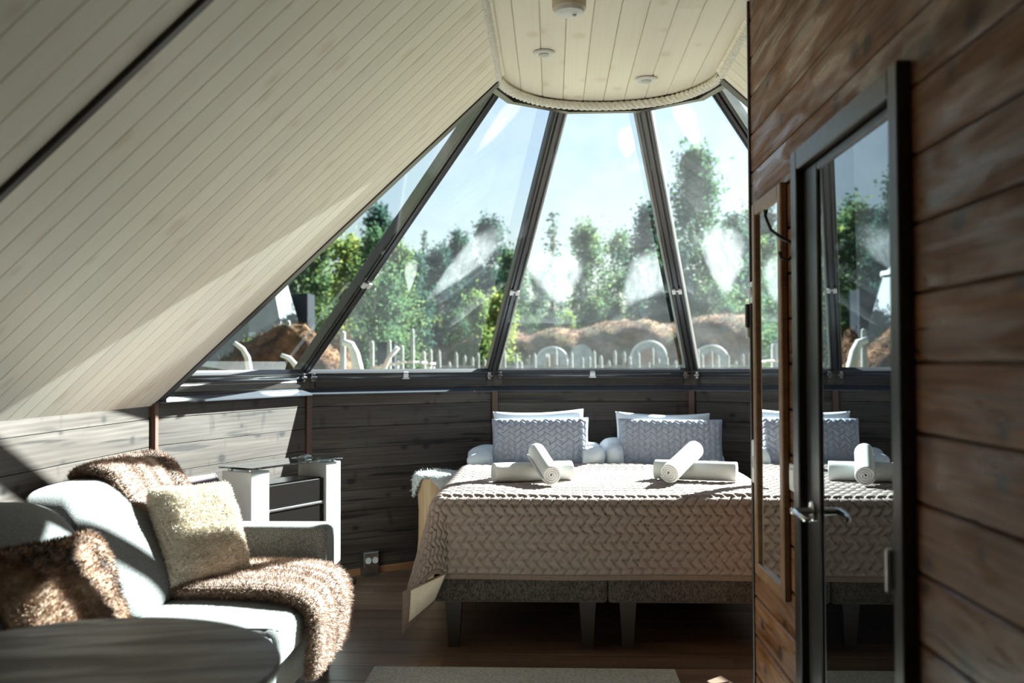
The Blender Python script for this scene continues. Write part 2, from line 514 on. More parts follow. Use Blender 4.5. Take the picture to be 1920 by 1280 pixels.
def rbox_vf(x0, x1, y0, y1, z0, z1, r=0.01, seg=2):
    v, f = box_vf(x0, x1, y0, y1, z0, z1)
    bm = bmesh.new()
    vs = [bm.verts.new(p) for p in v]
    for q in f:
        bm.faces.new([vs[i] for i in q])
    bmesh.ops.bevel(bm, geom=list(bm.edges), offset=r, segments=seg, profile=0.5, affect='EDGES')
    return bm_vf(bm)


def xf(vf, mat):
    return [tuple(mat @ Vector(p)) for p in vf[0]], vf[1]


def prism_vf(poly, axis_len, plane='xz'):
    """polygon in local (a,b) extruded along the remaining axis from 0 to axis_len"""
    n = len(poly)
    v = []
    for t in (0, axis_len):
        for a, b in poly:
            v.append({'xz': (a, t, b), 'yz': (t, a, b), 'xy': (a, b, t)}[plane])
    f = [tuple(range(n)), tuple(range(2 * n - 1, n - 1, -1))]
    for i in range(n):
        j = (i + 1) % n
        f.append((i, i + n, j + n, j))
    return v, f


def fixn(vf):
    bm = bmesh.new()
    vs = [bm.verts.new(p) for p in vf[0]]
    for q in vf[1]:
        try:
            bm.faces.new([vs[i] for i in q])
        except ValueError:
            pass
    bmesh.ops.recalc_face_normals(bm, faces=bm.faces)
    return bm_vf(bm)


def tube_vf(pts, r, n=8, cap=True):
    pts = [Vector(p) for p in pts]
    rs = r if isinstance(r, (list, tuple)) else [r] * len(pts)
    V, Fs = [], []
    ref = None
    for i, p in enumerate(pts):
        t = (pts[min(i + 1, len(pts) - 1)] - pts[max(i - 1, 0)]).normalized()
        if ref is None:
            ref = t.orthogonal().normalized()
        ref = (ref - t * ref.dot(t)).normalized()
        b = t.cross(ref)
        for k in range(n):
            a = 2 * PI * k / n
            V.append(tuple(p + (ref * math.cos(a) + b * math.sin(a)) * rs[i]))
    for i in range(len(pts) - 1):
        for k in range(n):
            j = (k + 1) % n
            Fs.append((i * n + k, i * n + j, (i + 1) * n + j, (i + 1) * n + k))
    if cap:
        Fs.append(tuple(range(n - 1, -1, -1)))
        Fs.append(tuple((len(pts) - 1) * n + k for k in range(n)))
    return V, Fs


def lathe_vf(prof, n=24, c=(0, 0, 0)):
    V, Fs = [], []
    for r, z in prof:
        for k in range(n):
            a = 2 * PI * k / n
            V.append((c[0] + r * math.cos(a), c[1] + r * math.sin(a), c[2] + z))
    m = len(prof)
    for i in range(m - 1):
        for k in range(n):
            j = (k + 1) % n
            Fs.append((i * n + k, i * n + j, (i + 1) * n + j, (i + 1) * n + k))
    Fs.append(tuple(range(n - 1, -1, -1)))
    Fs.append(tuple((m - 1) * n + k for k in range(n)))
    return V, Fs


def grid_faces(nu, nv, off=0, flip=False, wrap=False):
    f = []
    for i in range(nu - 1):
        for j in range(nv if wrap else nv - 1):
            j2 = (j + 1) % nv
            a, b, c, d = i * nv + j, i * nv + j2, (i + 1) * nv + j2, (i + 1) * nv + j
            f.append((a + off, d + off, c + off, b + off) if flip else (a + off, b + off, c + off, d + off))
    return f


def super_vf(c, s, e1=0.35, e2=0.35, nu=18, nv=32):
    """superellipsoid: centre c, half sizes s"""
    sg = lambda w, e: math.copysign(abs(w) ** e, w)
    V = []
    for i in range(nu + 1):
        ph = -PI / 2 + PI * i / nu
        for j in range(nv):
            th = 2 * PI * j / nv
            V.append((c[0] + s[0] * sg(math.cos(ph), e1) * sg(math.cos(th), e2), c[1] + s[1] * sg(math.cos(ph), e1) * sg(math.sin(th), e2), c[2] + s[2] * sg(math.sin(ph), e1)))
    return V, grid_faces(nu + 1, nv, wrap=True)


_rng = np.random.default_rng(7)


def vnoise(P, scale, seed=0):
    """cheap smooth value noise from sines, -1..1"""
    r = np.random.default_rng(seed)
    P = np.asarray(P, float) * scale
    out = np.zeros(len(P))
    for k in range(7):
        d = r.normal(size=3)
        d /= np.linalg.norm(d)
        fr = 0.6 + 0.5 * k
        out += np.sin(P @ d * fr * 2.0 + r.uniform(0, 6.28)) / (1 + 0.35 * k)
    return out / 3.2


def fur(name, V, Fs, uv, count, length, width, mat, parent, droop=0.3, seed=1, spread=0.6, wl=None):
    """short fur: thin triangles rooted on the surface, one mesh of stuff"""
    r = np.random.default_rng(seed)
    V = np.asarray(V, float)
    tri = []
    for f in Fs:
        for k in range(1, len(f) - 1):
            tri.append((f[0], f[k], f[k + 1]))
    tri = np.array(tri)
    a, b, c = V[tri[:, 0]], V[tri[:, 1]], V[tri[:, 2]]
    nrm = np.cross(b - a, c - a)
    ar = np.linalg.norm(nrm, axis=1) + 1e-12
    idx = r.choice(len(tri), count, p=ar / ar.sum())
    u, v = r.random(count), r.random(count)
    fl = u + v > 1
    u[fl], v[fl] = 1 - u[fl], 1 - v[fl]
    p = a[idx] + u[:, None] * (b - a)[idx] + v[:, None] * (c - a)[idx]
    n = nrm[idx] / ar[idx][:, None]
    d = n + r.normal(size=(count, 3)) * spread + np.array([0, 0, -droop])
    d /= np.linalg.norm(d, axis=1)[:, None]
    side = np.cross(d, r.normal(size=(count, 3)))
    side /= np.linalg.norm(side, axis=1)[:, None] + 1e-9
    L = length * (0.5 + r.random(count))[:, None]
    P = np.empty((count * 3, 3))
    P[0::3] = p - side * width - n * 0.002
    P[1::3] = p + side * width - n * 0.002
    P[2::3] = p + d * L
    fc = np.arange(count * 3).reshape(-1, 3)
    UV = None
    if uv is not None:
        uv = np.asarray(uv, float)
        q = uv[tri[idx, 0]]
        UV = np.repeat(q, 3, axis=0)
    o = mobj(name, P, fc, mat, parent, uv=UV)
    o['kind'] = 'stuff'
    return o


def weave(a, b, w=0.040, p=0.046):
    """woven quilting: slanted puffs whose slant alternates from column to column, with interlocking wavy sides"""
    a = a + 0.16 * w * np.sin(2 * PI * b / p)
    col = np.floor(a / w)
    fa = a / w - col
    sg = np.where(col % 2 == 0, 1.0, -1.0)
    vv = b / p + sg * (fa - 0.5) * 0.9 + np.where(col % 2 == 0, 0.0, 0.38)
    fv = vv - np.floor(vv)
    band = np.clip(1 - np.abs(2 * fv - 1) ** 3.0, 0, 1) ** 0.6
    cut = 1 - 0.4 * np.abs(2 * fa - 1) ** 7
    return band * cut


# ------------------------------------------------------------------ the room shell: a long kota with a half-decagon glass end
CX, Y0, R = 0.275, 4.479, 2.167
ANG = [-90, -54, -18, 18, 54, 90]


def vtx(k, r=R):
    return Vector((CX + r * math.sin(rad(k)), Y0 + r * math.cos(rad(k)), 0))


YB = -1.4      # the rear wall behind the camera


def struct(o, label, cat):
    return tag(o, label, cat, kind='structure')


def plank_vf(L, w, t, ch=0.0004, g=0.0017):
    """plank in local frame: X length 0..L, Y width 0..w, Z thickness 0..t with chamfered long edges on the +Z face"""
    poly = [(g, 0), (w - g, 0), (w - g, t - ch), (w - g - ch, t), (g + ch, t), (g, t - ch)]
    v, f = prism_vf(poly, L, 'yz')
    return fixn((v, f))


def planks(parent, origin, X, Y, Z, L, edges, t, mat, xoff=None):
    """children named plank; edges = list of width boundaries along Y"""
    cache = {}
    for i in range(len(edges) - 1):
        w = round(edges[i + 1] - edges[i], 4)
        if w < 0.008:
            continue
        mw = frame(Vector(origin) + Vector(Y).normalized() * edges[i], X, Y, Z)
        if w in cache:
            inst(cache[w], parent, mw=mw)
        else:
            v, f = plank_vf(L, w, t)
            o = mobj('plank', v, f, mat, parent, local=True)
            o.matrix_local = mw
            cache[w] = o


# floor
def half_width(y):
    if y <= Y0:
        return R
    pts = [(vtx(k).y, vtx(k).x - CX) for k in (18, 54, 90)]      # y descending
    for (ya, xa), (yb, xb) in zip(pts[:-1], pts[1:]):
        if yb <= y <= ya:
            return xb + (xa - xb) * (y - yb) / (ya - yb)
    return 0.0


fl = mobj('floor', *box_vf(CX - R - 0.1, CX + R + 0.1, YB - 0.1, Y0 + R * math.cos(rad(18)) + 0.1, -0.14, -0.016), 'wood_floor')
struct(fl, 'dark brown laminate plank floor of the hut', 'floor')
rnd = random.Random(4)
pw = 0.192
y = YB
row = 0
while y < Y0 + R * math.cos(rad(18)):
    y1 = min(y + pw, Y0 + R * math.cos(rad(18)))
    hw = half_width(y1 if y1 > Y0 else y)
    x = CX - hw - 0.02
    xe = CX + hw + 0.02
    if y < 3.5:
        xe = 0.95
    x1 = -2.6 + (row * 0.47) % 1.28
    while x < xe - 0.02:
        while x1 <= x + 0.02:
            x1 += 1.28
        e = min(x1, xe)
        o = mobj('plank', *plank_vf(e - x - 0.001, y1 - y, 0.014, 0.0012, 0.0008), 'wood_floor', fl, local=True)
        o.matrix_local = frame((x, y, -0.0142), (1, 0, 0), (0, 1, 0), (0, 0, 1))
        x = e
    y = y1
    row += 1

# low walls of the glass end, five facets
JZ = [1.0537 - 0.131 * k for k in range(9)][::-1]
EDG = [0.0] + [z for z in JZ if z > 0.004] + [1.135]
side_names = ['rear_left', 'rear_centre_left', 'rear_centre', 'rear_centre_right', 'rear_right']
side_words = ['behind the white cabinet', 'between the white cabinet and the bed', 'behind the bed pillows', 'right of the bed head', 'hidden beside the bathroom box']
FAC = []
for i in range(5):
    a, b = vtx(ANG[i]), vtx(ANG[i + 1])
    e = (b - a).normalized()
    n = Vector((e.y, -e.x, 0))          # inward
    FAC.append((a, b, e, n))
    L = (b - a).length
    T = 0.018
    ex = 0.03
    w_ = mobj('wall_' + side_names[i], *xf(box_vf(-ex, L + ex, 0, 1.25, -0.12, -T), frame(a, e, (0, 0, 1), n)), 'wood_wall')
    struct(w_, 'low dark plank wall under the windows, ' + side_words[i], 'wall')
    planks(w_, a - n * T, e, (0, 0, 1), n, L, EDG, T, 'wood_wall')

# straight side walls
wl = mobj('wall_left', *box_vf(CX - R - 0.12, CX - R - 0.018, YB, Y0, 0, 1.3), 'wood_wall')
struct(wl, 'low grey-brown plank wall behind the sofa', 'wall')
planks(wl, (CX - R - 0.018, YB, 0), (0, 1, 0), (0, 0, 1), (1, 0, 0), Y0 - YB, EDG, 0.018, 'wood_wall')
wr = mobj('wall_right', *box_vf(CX + R + 0.018, CX + R + 0.12, 3.5, Y0, 0, 1.3), 'wood_wall')
struct(wr, 'low plank wall on the right beyond the bathroom box', 'wall')
planks(wr, (CX + R + 0.018, Y0, 0), (0, -1, 0), (0, 0, 1), (-1, 0, 0), Y0 - 3.5, EDG, 0.018, 'wood_wall')
wb = mobj('wall_front', *box_vf(CX - R - 0.12, 0.9, YB - 0.1, YB, 0, 2.9), 'wood_cream')
struct(wb, 'cream boarded end wall of the hut', 'wall')

# posts at the corners of the low wall
n_trim = 1
words = ['beside the sofa back', 'behind the white cabinet', 'behind the left bed pillow', 'behind the right bed pillow', 'right of the bed', 'beside the bathroom box']
for i, k in enumerate(ANG):
    p = vtx(k, R)
    d = Vector((math.sin(rad(k)), math.cos(rad(k)), 0))
    t = Vector((d.y, -d.x, 0))
    o = mobj('trim_%d' % n_trim, *rbox_vf(-0.5, 0.5, -0.021, 0.021, -0.03, 0.022, 0.003, 1), 'wood_post', local=True)
    v = np.array([q.co for q in o.data.vertices])
    v[:, 0] = np.where(v[:, 0] > 0, v[:, 0] - 0.5 + 1.128, v[:, 0] + 0.5)
    o.data.vertices.foreach_set('co', v.ravel())
    o.matrix_world = frame(p, (0, 0, 1), t, -d)
    struct(o, 'brown vertical corner batten on the low wall, ' + words[i], 'trim')
    n_trim += 1

# baseboards
for i in range(5):
    a, b, e, n = FAC[i]
    L = (b - a).length
    o = mobj('baseboard_' + side_names[i], *rbox_vf(0.03, L - 0.03, 0.0, 0.045, 0.001, 0.014, 0.004, 1), 'wood_base', local=True)
    o.matrix_world = frame(a, e, (0, 0, 1), n)
    struct(o, 'thin orange-brown baseboard along the low wall, ' + side_words[i], 'baseboard')

# sloped cream panels left and right (planks run down the slope)
SL = 0.927
SX0, SZ0 = 2.157, 1.124
STOP = 0.5126


def slope_pt(r, side):
    return Vector((CX + side * r, 0, SZ0 + SL * (SX0 - r)))


for side, nm, ylo in ((-1, 'left', YB), (1, 'right', 3.5)):
    pb, pt = slope_pt(SX0 + 0.03, side), slope_pt(STOP - 0.02, side)
    X = (pt - pb)
    L = X.length
    X.normalize()
    Yv = Vector((0, 1, 0))
    nin = Vector((-side * SL, 0, -1)).normalized()
    org = Vector((pb.x, ylo, pb.z))
    zt = 0.016
    vv, ff = box_vf(0, L, 0, Y0 - ylo - 0.002, -0.10, -zt)
    if X.cross(Yv).dot(nin) < 0:
        org = Vector((pb.x, Y0 - 0.002, pb.z))
        Yv = -Yv
    o = mobj('wall_%s_slope' % nm, *xf((vv, ff), frame(org, X, Yv, nin)), 'wood_cream')
    struct(o, 'cream painted plank panel sloping up to the ceiling on the %s' % nm, 'wall')
    Ltot = Y0 - 0.002 - ylo
    ed = [0.0]
    while ed[-1] < Ltot - 0.03:
        ed.append(min(ed[-1] + 0.1015, Ltot))
    planks(o, org - nin * zt, X, Yv, nin, L, ed, zt, 'wood_cream')
    # dark batten between panel bays, and dark end board at the glass
    for yb, wd, th in ((2.138, 0.03, 0.016), (4.49, 0.07, 0.20)):
        if side == 1 and yb < 3:
            continue
        zlo = -0.004 if wd > 0.05 else 0
        b_ = mobj('trim_%d' % n_trim, *rbox_vf(-0.02, L - 0.015, -wd / 2, wd / 2, (0.012 if wd < 0.05 else 0.006) - th, (0.012 if wd < 0.05 else 0.006), 0.003, 1), 'dark_trim', local=True)
        yy = yb if wd < 0.05 else Y0 + 0.033
        b_.matrix_world = frame(Vector((pb.x, yy, pb.z)), X, Yv, nin)
        struct(b_, ('narrow dark batten across the cream slope at the upper left' if wd < 0.05 else 'dark edge board between the %s cream slope and the glass' % nm), 'trim')
        n_trim += 1

# flat ceiling
CZ, CHW = 2.68, 0.53
RING = 0.565
cap_pts = [(vtx(k, RING).x, vtx(k, RING).y) for k in ANG]


def cap_y(x):
    for (xa, ya), (xb, yb) in zip(cap_pts[:-1], cap_pts[1:]):
        if xa - 1e-6 <= x <= xb + 1e-6:
            return ya + (yb - ya) * (x - xa) / (xb - xa)
    return Y0


poly = [(CX - 0.6, YB), (CX + 0.6, YB)] + [(vtx(k, 0.6).x, vtx(k, 0.6).y) for k in ANG[::-1]]
cl = mobj('ceiling', *xf(prism_vf(poly, 0.06, 'xy'), Matrix.Translation((0, 0, CZ + 0.017))), 'wood_cream')
struct(cl, 'flat cream plank ceiling with a rounded end above the bed', 'ceiling')
nb = 10
bw = 2 * CHW / nb
for i in range(nb):
    xa, xb = CX - CHW + i * bw, CX - CHW + (i + 1) * bw
    ya, yb = cap_y(xa) - 0.01, cap_y(xb) - 0.01
    ch = 0.004
    zz = [(xa + .0005, 0.016), (xb - .0005, 0.016), (xb - .0005, ch), (xb - ch, 0), (xa + ch, 0), (xa + .0005, ch)]
    # two boards end to end in each row
    cut = 2.4 + (i * 0.73) % 1.9
    for s0, s1 in ((YB, cut), (cut, None)):
        v = [(x, s0, z) for x, z in zz]
        v += [(x, (s1 - 0.001) if s1 else ya + (yb - ya) * (x - xa) / bw, z) for x, z in zz]
        v = [(vx - xa, vy, vz) for vx, vy, vz in v]
        # local X must be the board's length for the grain
        v = [(vy, -vx, vz) for vx, vy, vz in v]
        f = [tuple(range(6)), tuple(range(11, 5, -1))] + [(k, k + 6, (k + 1) % 6 + 6, (k + 1) % 6) for k in range(6)]
        o = mobj('plank', *fixn((v, f)), 'wood_cream', cl, local=True)
        o.matrix_local = frame((xa, 0, CZ), (0, 1, 0), (-1, 0, 0), (0, 0, 1))

# dark ring board round the ceiling end
pts_o = [Vector((CX - 0.575, YB, 0))] + [vtx(k, 0.612) for k in ANG] + [Vector((CX + 0.575, YB, 0))]
pts_i = [Vector((CX - 0.545, YB, 0))] + [vtx(k, 0.572) for k in ANG] + [Vector((CX + 0.545, YB, 0))]
V, Fs = [], []
for i in range(len(pts_o) - 1):
    k = len(V)
    for q in (pts_i[i], pts_i[i + 1], pts_o[i + 1], pts_o[i]):
        V.append((q.x, q.y, 2.630))
    for q in (pts_i[i], pts_i[i + 1], pts_o[i + 1], pts_o[i]):
        V.append((q.x, q.y, 2.90))
    Fs += [(k, k + 1, k + 2, k + 3), (k + 7, k + 6, k + 5, k + 4), (k, k + 4, k + 5, k + 1), (k + 1, k + 5, k + 6, k + 2), (k + 2, k + 6, k + 7, k + 3), (k + 3, k + 7, k + 4, k)]
o = mobj('trim_%d' % n_trim, *fixn((V, Fs)), 'dark_trim')
struct(o, 'dark angular ring board round the end of the flat ceiling', 'trim')
n_trim += 1
poly = [(CX - 0.9, YB), (CX + 0.9, YB)] + [(vtx(k, 0.64).x, vtx(k, 0.64).y) for k in ANG[::-1]]
o = mobj('roof_cap', *xf(prism_vf(poly, 0.05, 'xy'), Matrix.Translation((0, 0, 2.86))), 'dark_trim')
struct(o, 'dark roof cap closing the top of the glass end', 'roof')

# rafters of the glass end
RA, RZA, RB, RZB = 2.25, 1.205, 0.585, 2.796
slope_l = math.hypot(RA - RB, RZB - RZA)
rw = [None, 'left rafter, rising from behind the white cabinet', 'rafter left of the middle pane, above the left pillow', 'rafter right of the middle pane, above the right pillow', 'rightmost rafter, cut off by the brown wall', None]
for i in range(1, 5):
    k = ANG[i]
    d = Vector((math.sin(rad(k)), math.cos(rad(k)), 0))
    A = Vector((CX, Y0, 0)) + d * RA
    A.z = RZA
    B = Vector((CX, Y0, 0)) + d * RB
    B.z = RZB
    X = (B - A).normalized()
    Y = Vector((d.y, -d.x, 0))
    Z = X.cross(Y)
    if Z.z > 0:
        Y, Z = -Y, -Z
    o = mobj('trim_%d' % n_trim, *rbox_vf(0, slope_l, -0.043, 0.043, -0.06, 0.0, 0.004, 1), 'dark_trim', local=True)
    o.matrix_world = frame(A, X, Y, Z)
    struct(o, 'dark brown ' + rw[i], 'rafter')
    n_trim += 1
    for y_, w2, m_, z_ in ((0.0, 0.012, 'dark_metal', 0.010), (0.026, 0.006, 'dark_metal', 0.007), (-0.026, 0.006, 'dark_metal', 0.007)):
        mobj('guide_rail', *rbox_vf(0.05, slope_l - 0.02, y_ - w2, y_ + w2, 0.0, z_, 0.002, 1), m_, o, local=True)
    if i == 3:
        mobj('bright_edge', *rbox_vf(0.06, slope_l - 0.02, 0.043, 0.058, -0.03, -0.004, 0.002, 1), 'light_edge', o, local=True)['label'] = 'pale grey edge strip'
    c_ = 0.80
    cl_ = mobj('clip', *join(box_vf(c_, c_ + 0.035, -0.03, -0.008, 0.006, 0.022), box_vf(c_, c_ + 0.035, 0.008, 0.03, 0.006, 0.022), box_vf(c_ + 0.012, c_ + 0.022, -0.03, 0.03, 0.004, 0.014)), 'white_plastic', o, local=True)
    cl_['label'] = 'white plastic blind clip'

# windows (glass panes), sills and blinds
pane_words = ['far left narrow', 'left', 'middle', 'right', 'far right, mostly hidden']
for i in range(5):
    d0, d1 = [Vector((math.sin(rad(ANG[j])), math.cos(rad(ANG[j])), 0)) for j in (i, i + 1)]
    C0 = Vector((CX, Y0, 0))
    rb, zb, rtp, zt = 2.2, 1.253, 0.58, 2.80
    B0, B1 = C0 + d0 * rb, C0 + d1 * rb
    T0, T1 = C0 + d0 * rtp, C0 + d1 * rtp
    B0.z = B1.z = zb
    T0.z = T1.z = zt
    mid = (B0 + B1) / 2
    X = (B1 - B0).normalized()
    Yv = ((T0 + T1) / 2 - mid).normalized()
    Zv = X.cross(Yv)
    Mx = frame(mid, X, Yv, Zv)
    inv = Mx.inverted()
    loc = [inv @ p for p in (B0, B1, T1, T0)]
    o = mobj('window_%d' % (i + 1), [tuple(p) for p in loc], [(0, 1, 2, 3)], 'pane_%d' % i, local=True)
    o.matrix_world = Mx
    struct(o, 'tall tapering roof window pane, %s of the five' % pane_words[i], 'window')
    hw = (B1 - B0).length / 2
    sg = 1 if Zv.z < 0 else -1
    fr = mobj('window_frame', *rbox_vf(-hw, hw, -0.005, 0.022, -0.02, 0.02, 0.003, 1), 'dark_metal', o, local=True)
    # sill: sloped metal apron under the pane
    a, b, e, n = FAC[i]
    L = (b - a).length
    mS = frame(a, e, (0, 0, 1), n)      # local: x along, y up, z inward
    pol = [(1.125, 0.045), (1.131, 0.045), (1.168, -0.03), (1.168, -0.10), (1.10, -0.10), (1.125, -0.01)]
    pv = []
    for xq in (-0.012, L + 0.012):
        for (yy, zz_) in pol:
            xx = xq - math.copysign(1, xq - L / 2) * zz_ * math.tan(rad(18))
            pv.append((xx, yy, zz_))
    pf = [tuple(range(6)), tuple(range(11, 5, -1))] + [(q, q + 6, (q + 1) % 6 + 6, (q + 1) % 6) for q in range(6)]
    s_ = mobj('window_sill', *fixn((pv, pf)), 'sill_metal', None, local=True)
    s_.name = 'trim_%d' % n_trim
    n_trim += 1
    s_.matrix_world = mS
    struct(s_, 'dark metal window sill below the %s pane' % pane_words[i], 'sill')
    # folded roller blind lying along the sill
    t = thing('roller_blind', ['dark roller blind cassette along the sill by the cream slope', 'dark roller blind cassette above the white cabinet, with white pull clip',
                               'dark roller blind cassette along the sill behind the bed pillows', 'dark roller blind cassette on the sill right of the bed head',
                               'dark roller blind cassette on the far right sill'][i], 'blind', (0, 0, 0), 'roller blinds along the window sills')
    t.matrix_world = mS
    x0, x1 = 0.05, L - 0.05
    mobj('cassette', *rbox_vf(x0, x1, 1.166, 1.212, -0.075, -0.012, 0.008, 2), 'door_black', t, local=True)
    mobj('rail', *tube_vf([(x0, 1.235, -0.03), (x1, 1.235, -0.03)], 0.02, 12), 'sill_metal', t, local=True, smooth=True)
    mobj('bottom_bar', *rbox_vf(x0 + 0.02, x1 - 0.02, 1.255, 1.272, -0.05, -0.02, 0.004, 2), 'sill_metal', t, local=True)
    for xx in (x0 - 0.012, x1 + 0.012):
        mobj('bracket', *join(rbox_vf(xx - 0.012, xx + 0.012, 1.205, 1.258, -0.04, 0.004, 0.004, 1), rbox_vf(xx - 0.02, xx + 0.02, 1.222, 1.238, -0.01, 0.012, 0.004, 1)), 'chrome', t, local=True)
    if i > 0:
        px_ = L * 0.5
        mobj('pull_clip', *join(rbox_vf(px_ - 0.025, px_ + 0.025, 1.215, 1.223, -0.02, 0.0, 0.003, 1), rbox_vf(px_ - 0.018, px_ + 0.018, 1.223, 1.262, -0.012, -0.004, 0.003, 1)), 'white_plastic', t, local=True)

# rope along the ceiling edge: three twisted strands
path = [Vector((CX - 0.525, YB + 0.05, CZ - 0.024))]
cp = [Vector((CX - 0.525, Y0 - 0.25, CZ - 0.024))]
for k in range(-90, 91, 6):
    rr = 0.548 - 0.012 * abs(math.cos(rad(k * 2.5)))
    cp.append(Vector((CX + 0.975 * rr * math.sin(rad(k)), Y0 + rr * math.cos(rad(k)) * 0.985, CZ - 0.026)))
cp.append(Vector((CX + 0.525, Y0 - 0.25, CZ - 0.024)))
ctrl = [Vector((CX - 0.525, 0.9, CZ - 0.024))] + cp + [Vector((CX + 0.525, 0.9, CZ - 0.024))]
dense = []
for p, q in zip(ctrl[:-1], ctrl[1:]):
    m_ = max(1, int((q - p).length / 0.009))
    for s in range(m_):
        dense.append(p.lerp(q, s / m_))
dense.append(ctrl[-1])
rope = thing('ceiling_rope', 'thick white twisted rope running round the ceiling edge', 'rope', (CX, Y0, CZ))
acc = 0
for st in range(3):
    pts = []
    acc = 0
    for i, p in enumerate(dense):
        tdir = (dense[min(i + 1, len(dense) - 1)] - dense[max(i - 1, 0)]).normalized()
        b1 = Vector((0, 0, 1))
        b2 = tdir.cross(b1).normalized()
        if i:
            acc += (p - dense[i - 1]).length
        a = acc / 0.095 * 2 * PI + st * 2 * PI / 3
        pts.append(p + (b1 * math.cos(a) + b2 * math.sin(a)) * 0.0115)
    mobj('strand', *tube_vf(pts, 0.0125, 7), 'rope', rope, smooth=True)

# ------------------------------------------------------------------ the bathroom box: brown plank wall on the right with a door
WX = 0.755
WT = 0.018
WE = 3.66      # far end of the wall
DY0, DY1, DZ = 2.08, 2.89, 1.90
bw_ = thing('wall_bathroom', 'brown stained plank wall with a door on the right', 'wall', (0, 0, 0))
bw_['kind'] = 'structure'
mobj('core', *join(box_vf(WX + WT, WX + 0.1, YB, DY0, 0, 2.72), box_vf(WX + WT, WX + 0.1, DY1, WE - 0.01, 0, 2.72), box_vf(WX + WT, WX + 0.1, DY0, DY1, DZ, 2.72),
                   box_vf(WX + 0.1, CX + R + 0.1, WE - 0.11, WE - 0.01, 0, 2.72), box_vf(WX + 0.1, WX + 0.12, DY0, DY1, 0, DZ), box_vf(WX + 0.1, CX + R + 0.1, YB, WE - 0.11, 2.69, 2.72)), 'wood_brown', bw_)
ze = [0.0] + [0.869 + 0.1445 * k for k in range(-6, 13) if 0.869 + 0.1445 * k > 0.01] + [2.70]
ze = sorted(set(round(z, 4) for z in ze if z <= 2.70))


def wplank(y0, y1, z0, z1):
    if z1 - z0 < 0.01:
        return
    o = mobj('plank', *plank_vf(y1 - y0, z1 - z0, WT, 0.005, 0.002), 'wood_brown', bw_, local=True)
    # normal must face -X: X along -Y, Y up -> Z = (-Y) x Z_up = -X
    o.matrix_local = frame((WX + WT, y1, z0), (0, -1, 0), (0, 0, 1), (-1, 0, 0))


for z0, z1 in zip(ze[:-1], ze[1:]):
    if z1 <= DZ + 1e-4:
        wplank(YB, DY0, z0, z1)
        wplank(DY1, WE - 0.012, z0, z1)
    elif z0 < DZ < z1:
        wplank(YB, DY0, z0, z1)
        wplank(DY1, WE - 0.012, z0, z1)
        wplank(DY0, DY1, DZ, z1)
    else:
        wplank(YB, WE - 0.012, z0, z1)
mobj('corner_strip', *rbox_vf(WX - 0.008, WX + 0.1, WE - 0.012, WE + 0.006, 0, 2.70, 0.003, 1), 'dark_trim', bw_)

# door: frame, leaf, glass, handle
dr = thing('door_1', 'dark framed glass door mirroring the bed, with a lever handle', 'door', (WX, (DY0 + DY1) / 2, 0))
dr['kind'] = 'structure'
fo = 0.03
dfr = mobj('door_frame', *join(rbox_vf(WX - fo, WX + 0.06, DY1 - 0.02, DY1 + 0.045, 0, DZ + 0.04, 0.004, 1), rbox_vf(WX - fo, WX + 0.06, DY0 - 0.045, DY0 + 0.012, 0, DZ + 0.04, 0.004, 1),
                              rbox_vf(WX - fo, WX + 0.06, DY0 + 0.012, DY1 - 0.02, DZ - 0.022, DZ + 0.04, 0.004, 1)), 'door_black', dr)
leaf = mobj('door_leaf', *join(rbox_vf(WX - 0.008, WX + 0.035, DY1 - 0.16, DY1 - 0.024, 0.01, DZ - 0.026, 0.004, 1), rbox_vf(WX - 0.008, WX + 0.035, DY0 + 0.016, DY0 + 0.03, 0.01, DZ - 0.026, 0.003, 1),
                               rbox_vf(WX - 0.008, WX + 0.035, DY0 + 0.03, DY1 - 0.16, DZ - 0.052, DZ - 0.026, 0.004, 1), rbox_vf(WX - 0.008, WX + 0.035, DY0 + 0.03, DY1 - 0.16, 0.01, 0.12, 0.004, 1)), 'door_black', dr)
mobj('pane', *box_vf(WX - 0.001, WX + 0.02, DY0 + 0.028, DY1 - 0.158, 0.11, DZ - 0.05), 'door_glass', dr)
hz, hy = 0.88, 2.795
hnd = mobj('handle', *xf(lathe_vf([(0.029, 0), (0.029, 0.006), (0.026, 0.010), (0.012, 0.012), (0.010, 0.05), (0.011, 0.062), (0.006, 0.066)], 20), frame((WX - 0.008, hy, hz), (0, 0, 1), (0, 1, 0), (-1, 0, 0))), 'chrome', dr, smooth=False)
mobj('lever', *tube_vf([(WX - 0.062, hy + 0.012, hz), (WX - 0.064, hy - 0.02, hz), (WX - 0.066, hy - 0.06, hz - 0.002), (WX - 0.06, hy - 0.10, hz - 0.006), (WX - 0.052, hy - 0.118, hz - 0.008)], [0.011, 0.0105, 0.009, 0.0085, 0.006], 10), 'chrome', hnd, smooth=True)
for hzz in (0.86,):
    mobj('hinge', *xf(lathe_vf([(0.004, -0.004), (0.0085, 0.0), (0.0085, 0.085), (0.004, 0.09)], 12), Matrix.Translation((WX - 0.035, DY0 + 0.02, hzz - 0.045))), 'brushed_steel', dr)

